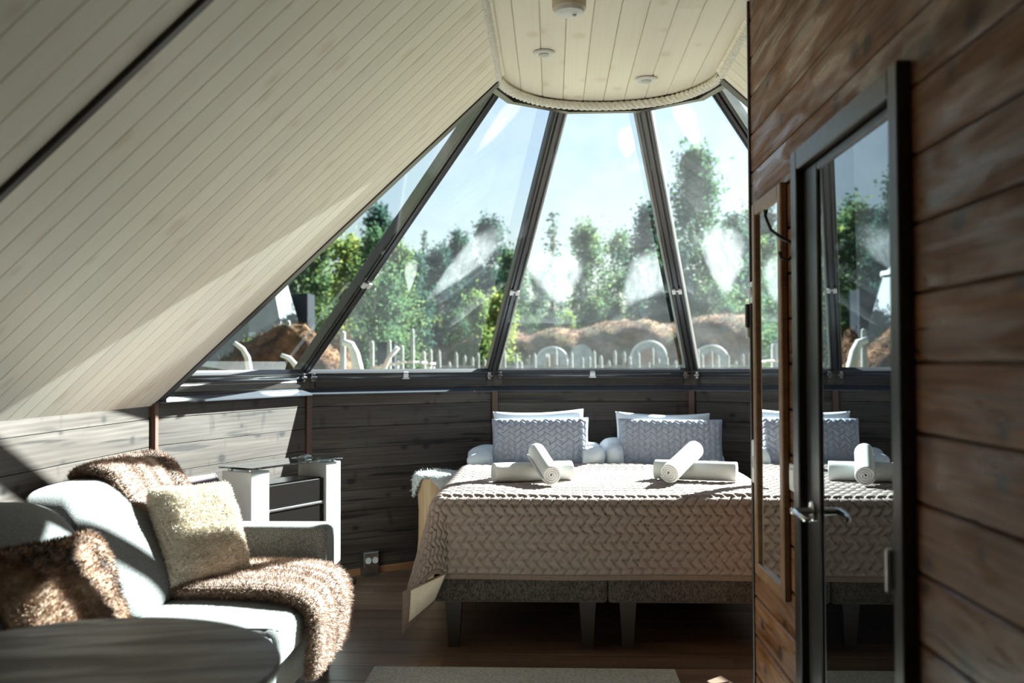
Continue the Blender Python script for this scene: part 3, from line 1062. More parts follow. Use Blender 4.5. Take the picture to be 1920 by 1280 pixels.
# narrow framed mirror
mi = thing('wall_mirror', 'tall narrow wood-framed mirror left of the dark door', 'mirror', (WX, 3.31, 0.54))
my0, my1, mz0, mz1, mf = 3.095, 3.535, 0.545, 1.885, 0.045
mobj('mirror_frame', *join(rbox_vf(WX - 0.024, WX - 0.0005, my0, my0 + mf, mz0, mz1, 0.004, 1), rbox_vf(WX - 0.024, WX - 0.0005, my1 - mf, my1, mz0, mz1, 0.004, 1),
                           rbox_vf(WX - 0.024, WX - 0.0005, my0 + mf, my1 - mf, mz0, mz0 + mf, 0.004, 1), rbox_vf(WX - 0.024, WX - 0.0005, my0 + mf, my1 - mf, mz1 - mf, mz1, 0.004, 1)), 'wood_frame', mi)
mobj('mirror_glass', *box_vf(WX - 0.012, WX - 0.004, my0 + mf, my1 - mf, mz0 + mf, mz1 - mf), 'mirror', mi)

# coat hook
hk = thing('coat_hook', 'black iron coat hook on the wall between mirror and door', 'hook', (WX, 3.0, 1.66))
mobj('back_plate', *rbox_vf(WX - 0.006, WX - 0.0003, 2.985, 3.015, 1.615, 1.70, 0.002, 1), 'iron', hk)
mobj('prong', *tube_vf([(WX - 0.004, 3.0, 1.675), (WX - 0.035, 3.01, 1.69), (WX - 0.07, 3.02, 1.72), (WX - 0.085, 3.03, 1.765), (WX - 0.084, 3.03, 1.785)], [0.005, 0.0055, 0.005, 0.005, 0.008], 8), 'iron', hk, smooth=True)
mobj('prong', *tube_vf([(WX - 0.004, 3.0, 1.64), (WX - 0.025, 3.0, 1.622), (WX - 0.045, 3.0, 1.63), (WX - 0.048, 3.0, 1.65)], [0.005, 0.005, 0.005, 0.007], 8), 'iron', hk, smooth=True)

# switches
sw = thing('light_switch', 'white light switch on brown wall above the door handle', 'switch', (WX, 3.03, 0.945))
mobj('plate', *rbox_vf(WX - 0.010, WX - 0.0003, 2.985, 3.07, 0.905, 0.99, 0.004, 2), 'white_plastic', sw)
mobj('rocker', *rbox_vf(WX - 0.014, WX - 0.009, 3.0, 3.055, 0.92, 0.975, 0.003, 1), 'white_plastic', sw)
sw = thing('thermostat', 'small white control plate high on the wall left of the mirror', 'thermostat', (WX, 3.6, 1.57))
mobj('plate', *rbox_vf(WX - 0.012, WX - 0.0003, 3.56, 3.64, 1.53, 1.61, 0.004, 2), 'white_plastic', sw)
mobj('dial', *xf(lathe_vf([(0.02, 0), (0.018, 0.008)], 16), frame((WX - 0.012, 3.60, 1.57), (0, 0, 1), (0, 1, 0), (-1, 0, 0))), 'light_edge', sw)
sw = thing('wall_socket', 'white socket plate at mattress height on the wall left of the mirror', 'socket', (WX, 3.6, 0.93))
mobj('plate', *rbox_vf(WX - 0.010, WX - 0.0003, 3.56, 3.64, 0.86, 1.02, 0.004, 2), 'white_plastic', sw)
mobj('outlet', *xf(lathe_vf([(0.024, 0), (0.022, 0.003), (0.02, 0.001)], 16), frame((WX - 0.010, 3.6, 0.94), (0, 0, 1), (0, 1, 0), (-1, 0, 0))), 'light_edge', sw)
sw = thing('latch_box', 'slim dark fitting on the far end edge of the brown wall', 'fitting', (WX, WE + 0.006, 1.5))
mobj('body', *rbox_vf(WX - 0.02, WX + 0.02, WE + 0.0065, WE + 0.03, 1.44, 1.53, 0.004, 1), 'iron', sw)
mobj('tip', *rbox_vf(WX - 0.018, WX + 0.018, WE + 0.0065, WE + 0.028, 1.40, 1.439, 0.004, 1), 'white_plastic', sw)

# ceiling fittings
for (x, y, r, lab, nm) in ((-0.03, 4.20, 0.048, 'small round white spotlight on the ceiling, left one', 'ceiling_spotlight'), (0.46, 4.62, 0.055, 'round white ceiling puck near the rope, right one', 'ceiling_spotlight')):
    t = thing(nm, lab, 'spotlight', (x, y, CZ), 'round ceiling fittings')
    mobj('rim', *fixn(lathe_vf([(r * 0.9, -0.0005), (r, -0.003), (r, -0.009), (r * 0.8, -0.014), (r * 0.5, -0.011)], 28, (x, y, CZ))), 'white_plastic', t)
    mobj('lens', *fixn(lathe_vf([(r * 0.5, -0.011), (r * 0.45, -0.015), (r * 0.1, -0.016)], 20, (x, y, CZ))), 'light_edge', t)
t = thing('smoke_detector', 'cream round smoke detector at the top edge of the photo', 'smoke detector', (0.07, 3.57, CZ))
mobj('base_ring', *fixn(lathe_vf([(0.062, -0.0005), (0.064, -0.012), (0.064, -0.045), (0.058, -0.05)], 32, (0.07, 3.57, CZ))), 'ceramic', t)
mobj('cover', *fixn(lathe_vf([(0.058, -0.046), (0.055, -0.062), (0.03, -0.068), (0.006, -0.069)], 32, (0.07, 3.57, CZ))), 'white_plastic', t)
mobj('button', *fixn(lathe_vf([(0.008, -0.066), (0.007, -0.073), (0.002, -0.074)], 12, (0.09, 3.57, CZ))), 'light_edge', t)

# ------------------------------------------------------------------ beds
BX0, BX1, BY0, BY1 = -0.55, 1.05, 4.43, 6.40
for i, (x0, x1) in enumerate(((BX0, 0.248), (0.252, BX1))):
    t = thing('single_bed', ['dark grey upholstered bed base under the left half of the quilt', 'dark grey upholstered bed base under the right half of the quilt'][i], 'bed', ((x0 + x1) / 2, (BY0 + BY1) / 2, 0), 'twin bed bases')
    mobj('bed_base', *rbox_vf(x0, x1, BY0, BY1, 0.212, 0.40, 0.015, 2), 'base_fabric', t)
    for lx in (x0 + 0.09, x1 - 0.09):
        for ly in (BY0 + 0.05, BY1 - 0.08):
            a, b = 0.038, 0.024
            v = [(lx - b, ly - b, 0), (lx + b, ly - b, 0), (lx + b, ly + b, 0), (lx - b, ly + b, 0), (lx - a, ly - a, 0.213), (lx + a, ly - a, 0.213), (lx + a, ly + a, 0.213), (lx - a, ly + a, 0.213)]
            mobj('leg', v, box_vf(0, 1, 0, 1, 0, 1)[1], 'bed_leg', t)
    m_ = tag(mobj('mattress', *rbox_vf(x0 + 0.005, x1 - 0.005, BY0 + 0.005, BY1, 0.402, 0.668, 0.05, 4), 'linen', smooth=True), ['white mattress on the left bed base', 'white mattress on the right bed base'][i], 'mattress', 'twin mattresses')


# quilt draped over both beds
def drape(s, flare, rho=0.065):
    q = rho * PI / 2
    th = np.clip(s, 0, q) / rho
    ex = np.clip(s - q, 0, None)
    return rho * np.sin(th) + ex * flare, rho * (1 - np.cos(th)) + ex * np.sqrt(1 - flare ** 2)


def quilt_surface(step):
    xl, xr, yf, yr, zt = BX0 + 0.055, BX1 - 0.05, BY0 + 0.052, 5.73, 0.690
    aL, aR, bF = 0.53, 0.30, 0.405
    na = int(round((aL + (xr - xl) + aR) / step)) + 1
    nb_ = int(round((yr - yf + bF) / step)) + 1
    A, B = np.meshgrid(np.linspace(-aL, xr - xl + aR, na), np.linspace(0, yr - yf + bF, nb_), indexing='ij')
    oa = np.clip(-A, 0, None)
    orr = np.clip(A - (xr - xl), 0, None)
    ob = np.clip(B - (yr - yf), 0, None)
    x = xl + np.clip(A, 0, xr - xl)
    y = yr - np.clip(B, 0, yr - yf)
    side = np.where(oa > 0, -1.0, 1.0)
    os_ = np.maximum(oa, orr)
    r = np.hypot(os_, ob)
    phi = np.arctan2(ob, os_ + 1e-9)
    r = r * (1 - np.where(os_ > 0, 0.19 * np.sin(2 * phi), 0))
    both = np.sin(2 * phi)
    flare = 0.20 * np.cos(phi) ** 2 + 0.02 * np.sin(phi) ** 2 + 0.16 * both
    flare = np.where(os_ == 0, 0.02, flare)
    # soft vertical folds on the hanging sides
    out, down = drape(r, flare)
    dx, dy = np.cos(phi), np.sin(phi)
    X = x + side * dx * out * (os_ > 0)
    Y = y - np.where(r > 0, dy, 0) * out * (ob > 0)
    top = np.clip(1 - r / 0.08, 0, 1)
    P0 = np.stack([A, B, 0 * A], -1).reshape(-1, 3)
    und = vnoise(P0, 2.3, 5).reshape(A.shape)
    Z = zt - down + top * (0.010 * und + 0.014 * np.exp(-((A - 0.9) ** 2 / 0.10 + (B - 0.02) ** 2 / 0.05)))
    hang = np.clip((ob - 0.05) / 0.3, 0, 1) * (os_ == 0)
    Y = Y + hang * 0.010 * np.sin(A * 6.3 + 1.2)
    hang2 = np.clip((oa - 0.05) / 0.4, 0, 1) * (ob == 0)
    X = X + hang2 * 0.02 * np.sin(B * 7.0)
    # gentle wave of the front hem
    return A, B, np.stack([X, Y, Z], -1), (aL, aR, bF, xr - xl, yr - yf)


A, B, P, (aL, aR, bF, qw, ql) = quilt_surface(0.0062)
gu = np.gradient(P, axis=0)
gv = np.gradient(P, axis=1)
Nn = np.cross(gv, gu)
Nn /= np.linalg.norm(Nn, axis=-1, keepdims=True) + 1e-9
if Nn[A.shape[0] // 2, 10, 2] < 0:
    Nn = -Nn
hgt = weave(B, A, 0.040, 0.050)
edge = np.minimum.reduce([A - A.min(), A.max() - A, B.max() - B])
bord = edge < 0.030
Pt = P + Nn * (np.where(bord, 0.007, 0.001 + 0.019 * hgt))[..., None]
Pl = P - Nn * 0.006
na, nb_ = A.shape
allf = np.array(grid_faces(na, nb_))
fb = bord.ravel()[allf].all(axis=1)
qt = thing('bed_quilt', 'taupe woven-pattern quilt draped over the two beds', 'quilt', (0.25, 5.0, 0.4))


def sub(name, Pv, faces, mat, flip=False):
    used, invx = np.unique(faces.ravel(), return_inverse=True)
    f = invx.reshape(faces.shape)
    if flip:
        f = f[:, ::-1]
    return mobj(name, Pv.reshape(-1, 3)[used], f, mat, qt, smooth=True)


sub('quilted_top', Pt, allf[~fb], 'quilt', True)
sub('lining', Pl, allf[~fb], 'lining')['label'] = 'cream quilted lining'
v1, f1 = Pt.reshape(-1, 3), allf[fb]
v2 = (P - Nn * 0.009).reshape(-1, 3)
used, invx = np.unique(f1.ravel(), return_inverse=True)
f_ = invx.reshape(f1.shape)
nU = len(used)
# rim joining the two faces of the binding
eg = {}
for q in f_:
    for s in range(4):
        e_ = (q[s], q[(s + 1) % 4])
        eg[e_] = eg.get(e_, 0) + 1
rim = [(a_, b_, b_ + nU, a_ + nU) for (a_, b_) in eg if (b_, a_) not in eg]
mobj('binding', np.vstack([v1[used], v2[used]]), [tuple(q[::-1]) for q in f_] + [tuple(q + nU) for q in f_] + rim, 'binding', qt, smooth=True)['label'] = 'brown edge binding'


# turned-up corner of the quilt showing the cream lining inside its brown binding
CA, CB, CC, CD = (-0.672, 4.325, 0.275), (-0.487, 4.395, 0.350), (-0.545, 4.375, 0.215), (-0.672, 4.300, 0.100)


def bil(u, v, off=0.0):
    a_, b_, c_, d_ = [Vector(q) for q in (CA, CB, CC, CD)]
    p_ = (a_ * (1 - u) + b_ * u) * (1 - v) + (d_ * (1 - u) + c_ * u) * v
    n_ = (b_ - a_).cross(d_ - a_).normalized()
    if n_.y > 0:
        n_ = -n_
    bulge = 0.018 * math.sin(u * PI) * math.sin(min(1, v * 1.1) * PI)
    return p_ + n_ * (bulge + off)


nq = 19
gl_ = [bil(u, v, 0.003 + 0.003 * float(weave(np.array(u * 0.2), np.array(v * 0.16)))) for u in np.linspace(0.16, 0.97, nq) for v in np.linspace(0.0, 0.80, nq)]
mobj('turned_lining', [tuple(p) for p in gl_], grid_faces(nq, nq), 'lining', qt, smooth=True)['label'] = 'cream lining of the turned corner'
gb = [bil(u, v, 0.0) for u in np.linspace(-0.02, 1.02, nq) for v in np.linspace(-0.06, 1.0, nq)]
gb2 = [bil(u, v, -0.012) for u in np.linspace(-0.02, 1.02, nq) for v in np.linspace(-0.06, 1.0, nq)]
V = [tuple(p) for p in gb + gb2]
Fs = grid_faces(nq, nq) + grid_faces(nq, nq, off=nq * nq, flip=True)
ring = [i for i in range(nq)] + [i * nq + nq - 1 for i in range(1, nq)] + [(nq - 1) * nq + i for i in range(nq - 2, -1, -1)] + [i * nq for i in range(nq - 2, 0, -1)]
Fs += [(ring[i], ring[(i + 1) % len(ring)], ring[(i + 1) % len(ring)] + nq * nq, ring[i] + nq * nq) for i in range(len(ring))]
mobj('turned_corner', *fixn((V, Fs)), 'binding', qt, smooth=True)['label'] = 'brown binding of the turned corner'


# pillows
def pillow_vf(w, h, T, nu=48, nv=36, pinch=0.05, wv=None, wr=0.0, seed=0, sag=0.0):
    u = np.linspace(-1, 1, nu)
    v = np.linspace(-1, 1, nv)
    U, Vv = np.meshgrid(u, v, indexing='ij')
    X = w / 2 * U * (1 - pinch * (1 - Vv ** 2))
    Y = h / 2 * Vv * (1 - pinch * (1 - U ** 2)) - sag * (1 - U ** 2) * np.clip(Vv, 0, 1)
    th = np.clip((1 - U ** 4) * (1 - Vv ** 4), 0, 1) ** 0.55
    V, Fs = [], []
    UV = np.stack([U * w / 2, Vv * h / 2], -1).reshape(-1, 2)
    for sgn in (1, -1):
        Z = sgn * T / 2 * th
        if wv and sgn > 0:
            Z = Z + wv * weave(X + 3, Y + 3, 0.036, 0.040) * np.clip(th * 3, 0, 1)
        if wr:
            Z = Z + sgn * wr * vnoise(np.stack([X, Y, 0 * X + seed], -1).reshape(-1, 3), 9, seed).reshape(X.shape) * np.clip(th * 2, 0, 1)
        V.append(np.stack([X, Y, Z], -1).reshape(-1, 3))
        Fs += grid_faces(nu, nv, off=len(V) * nu * nv - nu * nv, flip=sgn > 0)
    return np.vstack(V), Fs, np.vstack([UV, UV])


def place(V, c, right, upv):
    r_ = Vector(right).normalized()
    n_ = r_.cross(Vector(upv)).normalized()
    u_ = n_.cross(r_)
    Mx = np.array([[r_.x, u_.x, n_.x], [r_.y, u_.y, n_.y], [r_.z, u_.z, n_.z]])
    return V @ Mx.T + np.array(c)


for i, (c, rg, w, lab) in enumerate((((-0.075, 5.98, 0.826), (1, 0.02, 0.01), 0.60, 'grey woven-pattern cushion on the left bed'), ((0.725, 5.96, 0.82), (1, -0.04, -0.01), 0.635, 'grey woven-pattern cushion on the right bed'))):
    t = thing('bed_cushion', lab, 'cushion', (c[0], c[1], 0.70), 'grey cushions on the bed')
    V, Fs, _ = pillow_vf(w, 0.295, 0.13, 130, 70, 0.03, 0.015)
    mobj('cover', place(V, c, rg, (0, 0.30, 1)), Fs, 'cushion_grey', t, smooth=True)
    # piped seam round the cushion
    pts = []
    for s in np.linspace(0, 1, 61)[:-1]:
        k, f = divmod(s * 4, 1)
        uu, vvv = [(-1 + 2 * f, -1), (1, -1 + 2 * f), (1 - 2 * f, 1), (-1, 1 - 2 * f)][int(k)]
        pts.append((w / 2 * uu * (1 - 0.03 * (1 - vvv ** 2)), 0.1475 * vvv * (1 - 0.03 * (1 - uu ** 2)), 0))
    pts.append(pts[0])
    mobj('piping', *tube_vf([tuple(q) for q in place(np.array(pts), c, rg, (0, 0.30, 1))], 0.004, 6), 'cushion_grey', t, smooth=True)
for i, (c, rg, w, lab) in enumerate((((-0.085, 6.155, 0.852), (1, 0.02, 0.03), 0.585, 'white bed pillow behind the left grey cushion'), ((0.70, 6.14, 0.838), (1, -0.02, -0.02), 0.60, 'white bed pillow behind the right grey cushion'))):
    V, Fs, _ = pillow_vf(w, 0.335, 0.12, 50, 36, 0.04, None, 0.012, 3 + i, 0.012)
    tag(mobj('bed_pillow', place(V, c, rg, (0, 0.30, 1)), Fs, 'linen', smooth=True), lab, 'pillow', 'white bed pillows')
for i, (c, s, lab) in enumerate((((0.245, 6.02, 0.735), (0.075, 0.26, 0.085), 'folded white duvet bulging between the two cushions, left fold'), ((0.375, 6.05, 0.74), (0.07, 0.25, 0.09), 'folded white duvet bulging between the two cushions, right fold'),
                                 ((-0.44, 6.10, 0.715), (0.105, 0.27, 0.07), 'folded white duvet at the left edge of the bed head'), ((0.95, 6.12, 0.70), (0.11, 0.27, 0.055), 'folded white duvet at the right edge of the bed head'))):
    v, f = super_vf(c, s, 0.85, 0.75, 28, 48)
    v = np.array(v)
    v += vnoise(v, 11, 20 + i)[:, None] * 0.022 * ((v - np.array(c)) / np.array(s))
    tag(mobj('folded_duvet', v, f, 'linen', smooth=True), lab, 'duvet', 'folded white duvets')


# rolled towels
def towel(p, q, r, lab):
    p, q = Vector(p), Vector(q)
    L = (q - p).length
    X = (q - p).normalized()
    Y = X.orthogonal().normalized()
    Y = (Vector((0, 0, 1)) - X * X.z).normalized()
    Mx = frame(p, X, Y, X.cross(Y))
    N = 132
    turns = 3.6
    prof_o, prof_i = [], []
    for i in range(N + 1):
        s = i / N
        a = s * turns * 2 * PI - 1.9 - turns * 2 * PI
        rr = 0.010 + (r - 0.010) * s
        wob = 1 + 0.03 * math.sin(2 * a + L * 9)
        th = (r - 0.010) / turns * 0.86
        prof_o.append((rr * wob * math.cos(a), rr * wob * math.sin(a)))
        ri = max(0.002, rr - th)
        prof_i.append((ri * wob * math.cos(a), ri * wob * math.sin(a)))
    ring = prof_o + prof_i[::-1]
    n = len(ring)
    V = []
    xs = [0.0, 0.006, 0.03, L * 0.5, L - 0.03, L - 0.006, L]
    for k, x in enumerate(xs):
        sc = 0.975 if k in (0, len(xs) - 1) else 1.0
        sc *= 1 + 0.012 * math.sin(x * 31)
        V += [tuple(Mx @ Vector((x, a * sc, b * sc))) for a, b in ring]
    Fs = []
    for k in range(len(xs) - 1):
        for i in range(n):
            j = (i + 1) % n
            Fs.append((k * n + i, k * n + j, (k + 1) * n + j, (k + 1) * n + i))
    for base, fl_ in ((0, False), ((len(xs) - 1) * n, True)):
        for i in range(N):
            a, b, c, d = i, i + 1, n - 2 - i, n - 1 - i
            q_ = (base + a, base + b, base + c, base + d)
            Fs.append(q_[::-1] if fl_ else q_)
    return tag(mobj('rolled_towel', *fixn((V, Fs)), 'towel', smooth=True), lab, 'towel', 'rolled towels on the quilt')


TZ = 0.705
towel((-0.30, 4.87, TZ + 0.055), (0.095, 5.00, TZ + 0.055), 0.056, 'white rolled towel lying flat on the left of the quilt')
towel((-0.005, 4.73, TZ + 0.056), (-0.085, 4.99, TZ + 0.150), 0.054, 'white rolled towel propped across the left flat towel')
towel((0.535, 5.06, TZ + 0.055), (0.935, 4.93, TZ + 0.055), 0.056, 'white rolled towel lying flat on the right of the quilt')
towel((0.575, 4.80, TZ + 0.058), (0.745, 5.08, TZ + 0.155), 0.054, 'white rolled towel propped across the right flat towel')

# log stool with sheepskin
lx, ly, lh = -0.70, 5.86, 0.63
t = thing('log_stool', 'pale log stool left of the bed', 'stool', (lx, ly, 0))
prof = [(0.135, 0), (0.13, 0.1), (0.118, 0.25), (0.115, 0.42), (0.122, 0.55), (0.128, lh - 0.01), (0.118, lh)]
v, f = lathe_vf(prof, 28, (0, 0, 0))
v = np.array(v)
v[:, :2] *= (1 + 0.035 * vnoise(v * np.array([1, 1, 0.3]), 9, 4))[:, None]
Lg = np.stack([v[:, 2], v[:, 0], v[:, 1]], -1)      # grain along the log
o = mobj('log', Lg, f, 'wood_log', t, local=True, smooth=False)
o.matrix_local = frame((0, 0, 0), (0, 0, 1), (1, 0, 0), (0, 1, 0))
t = thing('sheepskin', 'white sheepskin draped over the log stool', 'sheepskin', (lx, ly, lh))
nu, nv = 20, 44
V = []
for i in range(nu):
    s = i / (nu - 1)
    for j in range(nv):
        a = 2 * PI * j / nv
        R_ = 0.155 + 0.028 * math.sin(3 * a + 0.6) + 0.015 * math.sin(5 * a)
        hang = 0.09 + 0.05 * math.sin(2 * a + 2.2) + 0.03 * math.sin(4 * a)
        if s < 0.6:
            rr = 0.128 * s / 0.6
            z = lh + 0.03 - 0.012 * (s / 0.6) ** 3
        else:
            q = (s - 0.6) / 0.4
            rr = 0.128 + 0.026 * math.sin(min(1, q * 2) * PI / 2)
            z = lh + 0.018 - q ** 1.4 * hang
        V.append((lx + rr * math.cos(a), ly + rr * math.sin(a), z))
Fs = grid_faces(nu, nv, wrap=True)
sk = mobj('hide', V, Fs, 'sheepskin', t, smooth=True)
fur('wool', V, Fs, None, 9000, 0.022, 0.0022, 'sheepskin', t, 0.2, 3, 0.8)

# ------------------------------------------------------------------ sofa
SY0, SY1 = 1.75, 4.25
so = thing('sofa', 'light grey fabric sofa against the left plank wall', 'sofa', (-1.4, 3.0, 0))
mobj('back_frame', *rbox_vf(-1.865, -1.66, SY0, SY1, 0.12, 0.79, 0.035, 3), 'sofa_fabric', so, smooth=True)
mobj('seat_base', *rbox_vf(-1.66, -0.955, SY0, 4.085, 0.12, 0.285, 0.02, 2), 'sofa_fabric', so)
mobj('armrest', *rbox_vf(-1.66, -0.965, 4.085, SY1, 0.12, 0.615, 0.028, 3), 'sofa_fabric', so, smooth=True)
for (x, y) in ((-1.0, 4.2), (-1.8, 4.2), (-1.0, 1.85), (-1.8, 1.85)):
    mobj('leg', *fixn(lathe_vf([(0.018, 0), (0.026, 0.121)], 14, (x, y, 0))), 'bed_leg', so)
for k, (y0, y1) in enumerate(((3.155, 4.08), (2.22, 3.145), (1.76, 2.21))):
    # seat cushion
    v, f = rbox_vf(-1.62, -0.905, y0, y1, 0.286, 0.425, 0.042, 4)
    bm = bmesh.new()
    vs = [bm.verts.new(p) for p in v]
    for q in f:
        bm.faces.new([vs[i] for i in q])
    bmesh.ops.subdivide_edges(bm, edges=[e for e in bm.edges if e.calc_length() > 0.1], cuts=8, use_grid_fill=True)
    v, f = bm_vf(bm)
    v = np.array(v)
    cu = (v[:, 0] + 1.2625) / 0.36
    cv = (v[:, 1] - (y0 + y1) / 2) / ((y1 - y0) / 2)
    bul = np.clip(1 - cu ** 2, 0, 1) * np.clip(1 - cv ** 4, 0, 1)
    v[:, 2] += np.where(v[:, 2] > 0.36, 0.018 * bul, 0)
    sc_ = mobj('seat_cushion', v, f, 'sofa_fabric', so, smooth=True)
    mobj('seam', *tube_vf([(-1.45, y0 + 0.03, 0.424), (-0.95, y0 + 0.03, 0.424), (-0.92, y0 + 0.04, 0.415), (-0.92, y1 - 0.04, 0.415), (-0.95, y1 - 0.03, 0.424), (-1.45, y1 - 0.03, 0.424)], 0.003, 6), 'sofa_fabric', sc_)
    # back cushion: leaning, with a rolled top
    cyy, hy_ = (y0 + y1) / 2, (y1 - y0) / 2 - 0.004
    v, f = super_vf((0, 0, 0), (0.105, hy_, 0.235), 0.42, 0.24, 30, 60)
    v = np.array(v)
    z = v[:, 2] / 0.235
    v[:, 0] = v[:, 0] * (1.0 + 0.25 * np.clip(-z, 0, 1)) - 0.115 * z - 0.05 * z ** 2
    v[:, 0] += 0.02 * np.clip(1 - (v[:, 1] / hy_) ** 2, 0, 1)
    v += np.array([-1.60, cyy, 0.645])
    v[:, 0] = np.maximum(v[:, 0], -1.82)
    mobj('back_cushion', v, f, 'sofa_fabric', so, smooth=True)

# fur throw over sofa back and seat
pth = [(-1.835, 0.80), (-1.832, 0.855), (-1.80, 0.89), (-1.735, 0.903), (-1.67, 0.88), (-1.605, 0.80), (-1.545, 0.70), (-1.49, 0.60), (-1.45, 0.51), (-1.41, 0.468), (-1.33, 0.462), (-1.10, 0.466), (-0.98, 0.458), (-0.905, 0.438), (-0.872, 0.39), (-0.868, 0.32), (-0.872, 0.25), (-0.876, 0.185)]
pp = []
for i in range(len(pth) - 1):
    p0, p1, p2, p3 = [Vector((*pth[max(0, min(len(pth) - 1, j))], 0)) for j in (i - 1, i, i + 1, i + 2)]
    for s in range(6):
        tt = s / 6
        pp.append(0.5 * ((2 * p1) + (-p0 + p2) * tt + (2 * p0 - 5 * p1 + 4 * p2 - p3) * tt ** 2 + (-p0 + 3 * p1 - 3 * p2 + p3) * tt ** 3))
pp.append(Vector((*pth[-1], 0)))
nu, nv = len(pp), 34
V, UV = [], []
arc = 0
for i, p in enumerate(pp):
    if i:
        arc += (p - pp[i - 1]).length
    tg = (pp[min(i + 1, nu - 1)] - pp[max(i - 1, 0)]).normalized()
    nrm = Vector((-tg.y, tg.x))
    if nrm.x + nrm.y < 0:
        nrm = -nrm
    s = i / (nu - 1)
    yn = 3.44 + 0.19 * (1 - s) ** 1.5 - 0.02 * math.sin(s * 9)
    yf_ = 4.03 + 0.15 * (1 - s) ** 1.5 + 0.02 * math.sin(s * 7)
    for j in range(nv):
        w = j / (nv - 1)
        th = 0.012 + 0.016 * min(1, min(w, 1 - w) * 14) ** 0.5 + 0.006 * math.sin(w * 31 + s * 3) * math.sin(w * PI)
        V.append((p.x + nrm.x * th, yn + (yf_ - yn) * w, p.y + nrm.y * th))
        UV.append((arc, w))
for i, p in enumerate(pp):      # underside
    s = i / (nu - 1)
    yn = 3.44 + 0.19 * (1 - s) ** 1.5 - 0.02 * math.sin(s * 9)
    yf_ = 4.03 + 0.15 * (1 - s) ** 1.5 + 0.02 * math.sin(s * 7)
    for j in range(nv):
        w = j / (nv - 1)
        V.append((p.x, yn + (yf_ - yn) * w, p.y))
        UV.append((UV[i * nv][0], w))
Fs = grid_faces(nu, nv, flip=True) + grid_faces(nu, nv, off=nu * nv)
for j0 in (0, nv - 1):
    for i in range(nu - 1):
        q = (i * nv + j0, (i + 1) * nv + j0, (i + 1) * nv + j0 + nu * nv, i * nv + j0 + nu * nv)
        Fs.append(q if j0 == 0 else q[::-1])
Fs.append(tuple((nu - 1) * nv + j for j in range(nv)) + tuple((nu - 1) * nv + j + nu * nv for j in range(nv - 1, -1, -1)))
tw = thing('fur_throw', 'brown and blush faux-fur throw over the sofa back and seat', 'throw', (-1.3, 3.75, 0.45))
mobj('cloth', V, Fs, 'fur_throw', tw, smooth=True, uv=UV)
topf = grid_faces(nu, nv, flip=True)
fur('fur_pile', V, topf, UV, 60000, 0.014, 0.0013, 'fur_throw', tw, 0.5, 5, 0.7)
# thick furry near edge
ev, euv = [], []
rim_pts = [Vector(V[i * nv]) + (Vector(V[i * nv + nu * nv]) - Vector(V[i * nv])) * 0.35 for i in range(2, nu)]
tv, tf = tube_vf(rim_pts, 0.018, 10)
tuv = [(k // 10 * 0.02, (k % 10) / 10) for k in range(len(tv))]
mobj('rolled_edge', tv, tf, 'fur_edge', tw, smooth=True, uv=tuv)['label'] = 'dark brown furry edge'
fur('edge_pile', tv, tf[:-2], tuv, 16000, 0.014, 0.0014, 'fur_edge', tw, 0.3, 6, 0.7)


def fluffy(name, lab, c, right, upv, w, h, T, mat, count, ln, wid, lump, seed, pinch=0.04):
    V, Fs, UV = pillow_vf(w, h, T, 46, 46, pinch, None, lump, seed)
    V = V + (vnoise(V, 60, seed + 9) * lump * 0.6)[:, None] * np.sign(V[:, 2:3]) * np.array([[0, 0, 1]])
    V = place(V, c, right, upv)
    t = thing(name, lab, 'cushion', (c[0], c[1], c[2] - h / 2))
    mobj('cover', V, Fs, mat, t, smooth=True, uv=UV)
    fur('pile', V, Fs, UV, count, ln, wid, mat, t, 0.25, seed, 0.9)


fluffy('fleece_cushion', 'cream curly fleece cushion on the fur throw', (-1.375, 3.71, 0.655), (0.47, 0.88, -0.03), (-0.40, 0.14, 1), 0.385, 0.375, 0.15, 'fleece', 42000, 0.012, 0.0022, 0.010, 12)
fluffy('fur_cushion', 'brown mottled fur cushion at the near end of the sofa', (-1.40, 2.71, 0.615), (0.22, 1.0, -0.04), (-0.45, 0.0, 1), 0.43, 0.40, 0.17, 'fur_pillow', 30000, 0.015, 0.0014, 0.012, 21)

# ------------------------------------------------------------------ white cabinet in the corner
ca = rad(28)
CW = 0.66
cb = thing('bar_cabinet', 'white cabinet with black drawer fronts and glass top behind the sofa arm', 'cabinet', (-1.46, 4.61, 0), rot=(0, 0, PI / 2 - ca))
# local: x along the front (away from camera), y = into the corner, z up
ctop = 0.785
mobj('pillar', *rbox_vf(0, 0.125, 0.0, 0.20, 0, ctop, 0.003, 1), 'white_lacquer', cb, local=True)
mobj('pillar', *rbox_vf(CW - 0.12, CW, 0.0, 0.20, 0, ctop, 0.003, 1), 'white_lacquer', cb, local=True)
mobj('body', *rbox_vf(0.125, CW - 0.12, 0.035, 0.198, 0.02, ctop - 0.075, 0.002, 1), 'black_gloss', cb, local=True)
for z0, z1 in ((0.59, ctop - 0.08), (0.32, 0.575), (0.05, 0.305)):
    d_ = mobj('drawer', *rbox_vf(0.13, CW - 0.125, 0.012, 0.034, z0, z1, 0.003, 1), 'black_gloss', cb, local=True)
    mobj('grip', *rbox_vf(0.132, CW - 0.127, 0.008, 0.018, z1 - 0.004 if z0 < 0.58 else z0 - 0.012, z1 + 0.006 if z0 < 0.58 else z0 - 0.004, 0.002, 1), 'chrome', d_, local=True)
gt = mobj('glass_top', *rbox_vf(-0.01, CW + 0.005, -0.012, 0.215, ctop + 0.012, ctop + 0.022, 0.002, 1), 'table_glass', cb, local=True)
